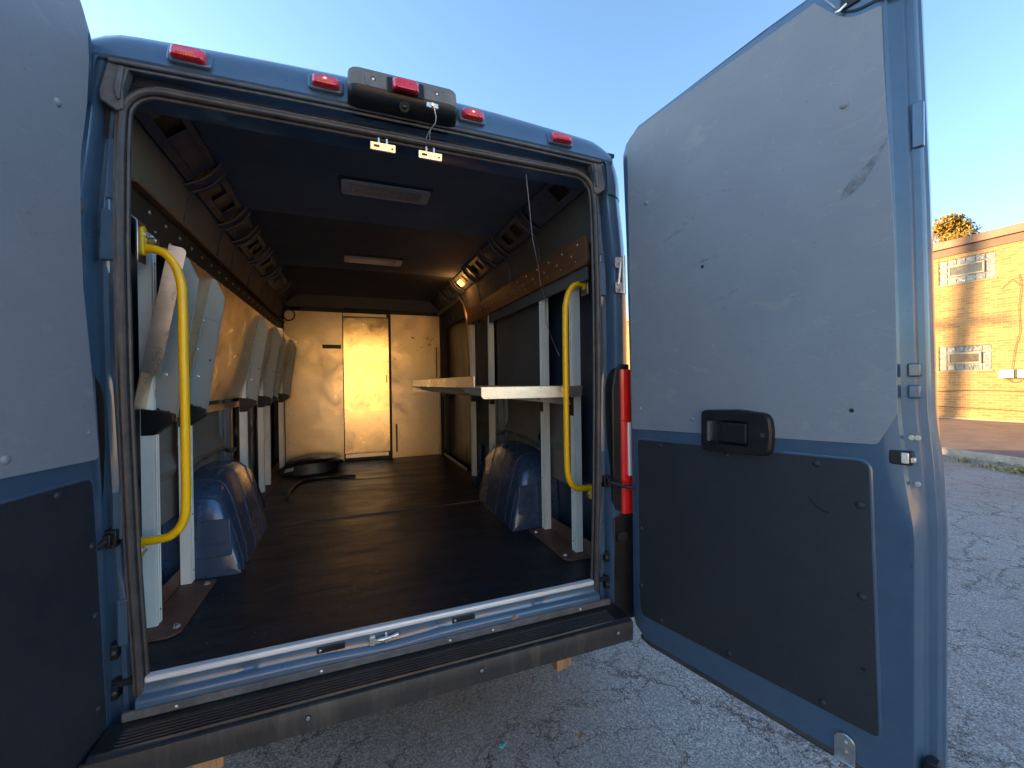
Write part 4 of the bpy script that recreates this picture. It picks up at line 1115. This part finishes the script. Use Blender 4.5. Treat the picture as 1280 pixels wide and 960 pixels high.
o = MB().grid([[((k0 + kd * t + kn * .158).x, (k0 + kd * t + kn * .158).y, GZ + .112), (17.6 + .4, (k0 + kd * t).y, GZ + .112)] for t in (-40, 40)]).build('driveway', 'drive', None, (0, 0, GZ)); tag(o, kind='structure')
# dry weeds in the gutter
wd = MB(); rnd = random.Random(3)
def blades(mb, cx, cy, z, n, spread, h, w=.006, rnd=rnd):
    for _ in range(n):
        a = rnd.random() * 6.28; d = abs(rnd.gauss(0, spread)); x = cx + d * math.cos(a); y = cy + d * math.sin(a)
        l = h * rnd.uniform(.4, 1.2); b = rnd.random() * 6.28; le = rnd.uniform(.2, 1.0) * l
        q = (math.cos(b + 1.57) * w, math.sin(b + 1.57) * w)
        mb.add([(x - q[0], y - q[1], z), (x + q[0], y + q[1], z), (x + math.cos(b) * le * .5, y + math.sin(b) * le * .5, z + l * .7), (x + math.cos(b) * le, y + math.sin(b) * le, z + l * .8)], [(0, 1, 2), (1, 3, 2)])
for i in range(60):
    t = rnd.uniform(-3, 6); p = k0 + kd * t - kn * abs(rnd.gauss(0, .06)); blades(wd, p.x, p.y, GZ, 10, .05, .05)
for (tx, ty, n_, s_, h_) in ((9.0, 1.35, 420, .16, .10), (8.9, 1.0, 200, .1, .07), (9.35, 2.2, 160, .12, .07), (8.6, .6, 120, .1, .06), (9.6, 2.9, 200, .15, .07), (9.1, 1.75, 260, .16, .06)):
    blades(wd, tx, ty, GZ, n_, s_, h_)
o = wd.build('dry_grass', 'weed', None, (0, 0, GZ), recalc=False, smooth=0); tag(o, 'dry tufts of grass and weeds along the gutter of the kerb', 'grass', kind='stuff')

# brick building
WX = 17.3
B = Thing('brick_building', (WX, 6, GZ), 'two-storey yellow brick building with glass-block windows beyond the lot', 'building')
openings = [(4.60, 5.86, 3.74, 4.50), (4.70, 5.88, 1.05, 1.80), (8.2, 9.4, 3.74, 4.5), (8.2, 9.4, 1.05, 1.8), (.6, 1.8, 3.74, 4.5), (.6, 1.8, 1.05, 1.8)]
wl = MB()
ysx = sorted(set([-12, 24] + [a for o_ in openings for a in o_[:2]])); zsx = sorted(set([GZ + .05, 4.62] + [a for o_ in openings for a in o_[2:]]))
for a, b in zip(ysx, ysx[1:]):
    for c0, c1 in zip(zsx, zsx[1:]):
        if any(o_[0] - .01 <= a and b <= o_[1] + .01 and o_[2] - .01 <= c0 and c1 <= o_[3] + .01 for o_ in openings): continue
        wl.add([(WX, a, c0), (WX, b, c0), (WX, b, c1), (WX, a, c1)], [(0, 1, 2, 3)])
for y0, y1, z0, z1 in openings:
    wl.add([(WX, y0, z0), (WX, y1, z0), (WX, y1, z1), (WX, y0, z1), (WX + .1, y0, z0), (WX + .1, y1, z0), (WX + .1, y1, z1), (WX + .1, y0, z1)], [(0, 1, 5, 4), (1, 2, 6, 5), (2, 3, 7, 6), (3, 0, 4, 7)])
wl.add([(WX, -12, GZ), (WX + 12, -12, GZ), (WX + 12, -12, 4.62), (WX, -12, 4.62), (WX, 24, GZ), (WX + 12, 24, GZ), (WX + 12, 24, 4.62), (WX, 24, 4.62)], [(0, 1, 2, 3), (4, 5, 6, 7), (1, 5, 6, 2)])
B.part(wl, 'wall', 'brick', smooth=0)
fs = MB().box((WX - .10, -12.1, 4.86), (WX + 12, 24.1, 5.10)); B.part(fs, 'roof_edge', 'copper', bevel=.01)
B.part(MB().box((WX - .03, -12.0, 4.62), (WX + 12, 24.0, 4.858)), 'fascia', 'fascia2', bevel=.01)
B.part(MB().box((WX - .05, -12.0, GZ), (WX - .002, 24.0, GZ + .17)), 'plinth', 'coping', bevel=.01)
for y0, y1, z0, z1 in openings:
    W = B.part(MB().box((WX + .035, y0, z0), (WX + .075, y1, z1)), 'window', 'mortar', label='window framed by a border of glass blocks')
    bl = MB(); nb = 6; bw = (y1 - y0) / nb; bh_ = (z1 - z0) / 4
    for i in range(nb):
        for j in range(4):
            if 1 <= i <= 4 and 1 <= j <= 2 and not (i == 1 and y0 < 4.69 and False): continue
            bl.prism(rrect(y0 + i * bw + .012, y0 + (i + 1) * bw - .012, z0 + j * bh_ + .012, z0 + (j + 1) * bh_ - .012, .012, 2), lambda u, v, w: (w, u, v), WX + .02, WX + .04)
    B.part(bl, 'glass_block', 'gblock', W, bevel=.004)
    a0, a1, c0, c1 = y0 + bw + .02, y1 - bw - .02, z0 + bh_ + .015, z1 - bh_ - .015
    f = MB()
    for p_, q_ in (((a0, c0), (a1, c0 + .05)), ((a0, c1 - .05), (a1, c1)), ((a0, c0 + .05), (a0 + .05, c1 - .05)), ((a1 - .05, c0 + .05), (a1, c1 - .05))):
        f.box((WX - .005, p_[0], p_[1]), (WX + .034, q_[0], q_[1]))
    B.part(f, 'window_frame', 'winframe', W, bevel=.004)
    B.part(MB().box((WX + .012, a0 + .05, c0 + .05), (WX + .02, a1 - .05, c1 - .05)), 'pane', 'winpane', W)
    B.part(MB().box((WX - .02, y0 - .04, z0 - .045), (WX + .03, y1 + .04, z0 - .003)), 'sill', 'coping', W, bevel=.006)
ub = MB().box((WX - .14, 4.22, .80), (WX - .002, 4.52, 1.04)); ubo = B.part(ub, 'meter_box', 'boxw', bevel=.01)
B.part(MB().box((WX - .14, 3.80, .80), (WX - .002, 4.16, 1.04)), 'meter_box', 'boxw', bevel=.01)
B.part(MB().box((WX - .12, 4.165, .82), (WX - .002, 4.215, 1.03)), 'switch', 'blackm')
cbm = MB().tube([(WX - .03, 4.15, 3.7), (WX - .03, 4.1, 3.4), (WX - .03, 4.16, 2.8), (WX - .03, 4.14, 2.1), (WX - .03, 4.24, 1.6), (WX - .03, 4.30, 1.04)], .006, 5)
cbm.tube([(WX - .03, 4.50, 3.35), (WX - .03, 4.28, 3.6), (WX - .03, 4.15, 3.42), (WX - .03, 4.12, 3.38)], .006, 5)
cbm.tube([(WX - .04, 4.4 - .1 * k, .80 - .16 * math.sin(k * 1.0) ** 2) for k in range(7)], .008, 5)
cbm.tube([(WX - .03, 3.0 + .4 * k, .42 - .02 * math.sin(k)) for k in range(10)], .010, 5)
cbm.tube([(WX - .03, 3.0 + .4 * k, -.15 + .01 * k) for k in range(10)], .010, 5)
B.part(cbm, 'cable', 'raildark')

# autumn tree behind the building
def tree(name, x, y, z0, h, r, label, seed, mat='autumn', n=9000, ls=.11):
    rnd = random.Random(seed); T = Thing(name, (x, y, GZ), label, 'tree')
    tr = MB(); H = h
    tr.tube([(x, y, GZ), (x + .1, y, GZ + H * .3), (x - .1, y + .1, GZ + H * .6), (x, y, GZ + H * .92)], .3, 10, radii=[.34, .27, .17, .04])
    cl = []
    for k in range(26):
        a = rnd.random() * 6.28; u = rnd.uniform(.45, 1.0); d = r * rnd.uniform(.35, .95) * math.sin(math.pi * min(.95, (u - .35) / .68) ** .8)
        c = Vector((x + d * math.cos(a), y + d * math.sin(a), GZ + H * u)); cl.append((c, r * rnd.uniform(.22, .42)))
        b = Vector((x, y, GZ + H * (u - .22))); mid = b.lerp(c, .5) + Vector((0, 0, -.15))
        tr.tube([b, mid, c], .05, 6, radii=[.09, .05, .015])
    T.part(tr, 'trunk', 'bark')
    lf = MB()
    for i in range(n):
        c, rr = cl[rnd.randrange(len(cl))]; v = Vector((rnd.gauss(0, 1), rnd.gauss(0, 1), rnd.gauss(0, .8))); v = v.normalized() * rr * rnd.random() ** .45
        p = c + v; d1 = Vector((rnd.gauss(0, 1), rnd.gauss(0, 1), rnd.gauss(0, 1))).normalized(); d2 = d1.orthogonal().normalized(); s_ = ls * rnd.uniform(.5, 1.2)
        lf.add([p - d1 * s_, p + d2 * s_ * .5, p + d1 * s_, p - d2 * s_ * .5], [(0, 1, 2, 3)])
    T.part(lf, 'crown', mat, recalc=False, smooth=0)
tree('autumn_tree', 30.5, 10.9, GZ, 9.9, 1.9, 'tree in orange autumn leaf showing over the roof of the brick building', 5)

# utility pole off to the left whose long shadow falls on the brick wall
SUN_EL = 8.0
sv = Vector((-.80, .60, 0)).normalized()
pp = Vector((17.3, 6.2, 0)) + sv * 34
P_ = Thing('utility_pole', (pp.x, pp.y, GZ), 'leaning timber utility pole out of the frame to the left', 'utility pole')
lean = Vector((-sv.y, sv.x, 0)) * (-.10)
base = Vector((pp.x, pp.y, GZ)); top = base + Vector((0, 0, 10.6)) - Vector((0, 1, 0)) * 1.2
P_.part(MB().tube([base, base.lerp(top, .5), top], .27, 14, radii=[.30, .24, .2]), 'pole', 'timber')
for k, (w, f_) in enumerate(((1.0, .74),)):
    c_ = base.lerp(top, f_)
    P_.part(MB().box((c_.x - .08, c_.y - w, c_.z - .08), (c_.x + .08, c_.y + w, c_.z + .08)), 'crossarm', 'timber')

# added unseen block, out of frame left, that keeps the van in shade
G_ = Thing('shade_block', (-10.5, 9, GZ), 'unseen pale block added left of the frame to shade the van', 'shade_block')
G_.part(MB().box((-14, 2.6, GZ), (-7.2, 15.5, GZ + 4.5)), 'wall', 'coping', bevel=.01)
G_.part(MB().box((-14.1, 2.5, GZ + 4.5), (-7.1, 15.6, GZ + 4.7)), 'roof', 'fascia2', bevel=.01)
for y in (5., 9., 13.0): G_.part(MB().box((-7.2, y - 1.3, GZ + .05), (-7.16, y + 1.3, GZ + 2.5)), 'shade_block_panel', 'boxw', bevel=.01)

# added sunlit block behind the camera, for a warm reflection and bounce light
H_ = Thing('bounce_block', (2, -14, GZ), 'unseen cream block added behind the camera to reflect warm light into the van', 'bounce_block')
H_.part(MB().box((-4.4, -22, GZ), (4.0, -13, GZ + 4.6)), 'wall', 'cream', bevel=.02)
H_.part(MB().box((-4.5, -22.1, GZ + 4.6), (4.1, -12.9, GZ + 4.8)), 'roof', 'fascia2', bevel=.02)
for x in (-2.6,): H_.part(MB().box((x - 1.5, -13, GZ + .05), (x + 1.5, -12.95, GZ + 2.9)), 'bounce_block_panel', 'boxw', bevel=.01)

# litter
for i, (x, y, nm, mt, lb) in enumerate(((.388, .053, 'plastic_scrap', 'teal', 'small turquoise plastic scrap lying on the asphalt'),)):
    x, y = .345, -.03
    m_ = MB().prism([(-.018, -.004), (-.008, .006), (-.002, 0), (.012, .004), (.020, .014), (.018, .002), (.002, -.008), (-.004, -.016), (-.010, -.010)], lambda u, v, w: (x + u, y + v, GZ + w), .003, .007)
    single(m_, nm, mt, (x, y, GZ), lb, 'litter')
for x, y, a, lb in ((.635, -.118, .3, 'dry brown leaf on the asphalt below the open right door'), (-.36, .42, 1.2, 'small brown leaf on the asphalt under the bumper')):
    m_ = MB(); pts = [(0, 0, 0), (.008, .006, .006), (.022, .007, .009), (.034, 0, .004), (.022, -.008, .008), (.008, -.006, .005)]
    m_.add([(x + p[0] * math.cos(a) - p[1] * math.sin(a), y + p[0] * math.sin(a) + p[1] * math.cos(a), GZ + .004 + p[2]) for p in pts], [(0, 1, 2, 3, 4, 5)])
    single(m_, 'fallen_leaf', 'fallen', (x, y, GZ), lb, 'leaf', 'fallen leaves near the van')

# ================================================================== lights, sky, camera
w = bpy.data.worlds.new('World'); S.world = w; w.use_nodes = True
nt = w.node_tree; bg = nt.nodes['Background']
sky = nt.nodes.new('ShaderNodeTexSky'); sky.sky_type = 'NISHITA'; sky.sun_disc = False
sky.sun_elevation = R(SUN_EL); az = math.atan2(sv.x, sv.y); sky.sun_rotation = az
sky.altitude = 200; sky.air_density = 1.0; sky.dust_density = .6; sky.ozone_density = 2.3
nt.links.new(sky.outputs['Color'], bg.inputs['Color']); bg.inputs['Strength'].default_value = .15
sl = bpy.data.lights.new('sun', 'SUN'); sl.energy = 4.9; sl.angle = R(.6); sl.color = (1, .62, .25)
so = bpy.data.objects.new('sun', sl); COL.objects.link(so)
d = Vector((sv.x * math.cos(R(SUN_EL)), sv.y * math.cos(R(SUN_EL)), math.sin(R(SUN_EL))))
so.rotation_euler = d.to_track_quat('Z', 'Y').to_euler(); so.location = (-10, 4, 12)
# the glowing lamp inside the van
pl = bpy.data.lights.new('interior_lamp_light', 'POINT'); pl.energy = .3; pl.color = (1, .45, .12); pl.shadow_soft_size = .03
po = bpy.data.objects.new('interior_lamp_light', pl); COL.objects.link(po); po.location = (.72, 2.235, 1.76 + ZG)

cam = bpy.data.cameras.new('camera'); co = bpy.data.objects.new('camera', cam); COL.objects.link(co)
cam.sensor_width = 36; cam.lens = 36 * 521.08 / 1280; cam.clip_start = .02; cam.clip_end = 1000
yaw, pit, rol = R(21.2195), R(-.1945), R(-.8256)
f = Vector((math.sin(yaw) * math.cos(pit), math.cos(yaw) * math.cos(pit), math.sin(pit))); r = Vector((math.cos(yaw), -math.sin(yaw), 0)); u = r.cross(f)
r2 = r * math.cos(rol) + u * math.sin(rol); u2 = r2.cross(f)
mw = Matrix((r2, u2, -f)).transposed().to_4x4(); mw.translation = Vector((-.19527, -1.58111, .87410 + ZG))
co.matrix_world = mw; S.camera = co
S.view_settings.view_transform = 'Standard'; S.view_settings.look = 'None'; S.view_settings.gamma = 1; S.view_settings.exposure = 2.15
S.render.engine = 'CYCLES'; S.cycles.use_denoising = True; S.cycles.max_bounces = 8
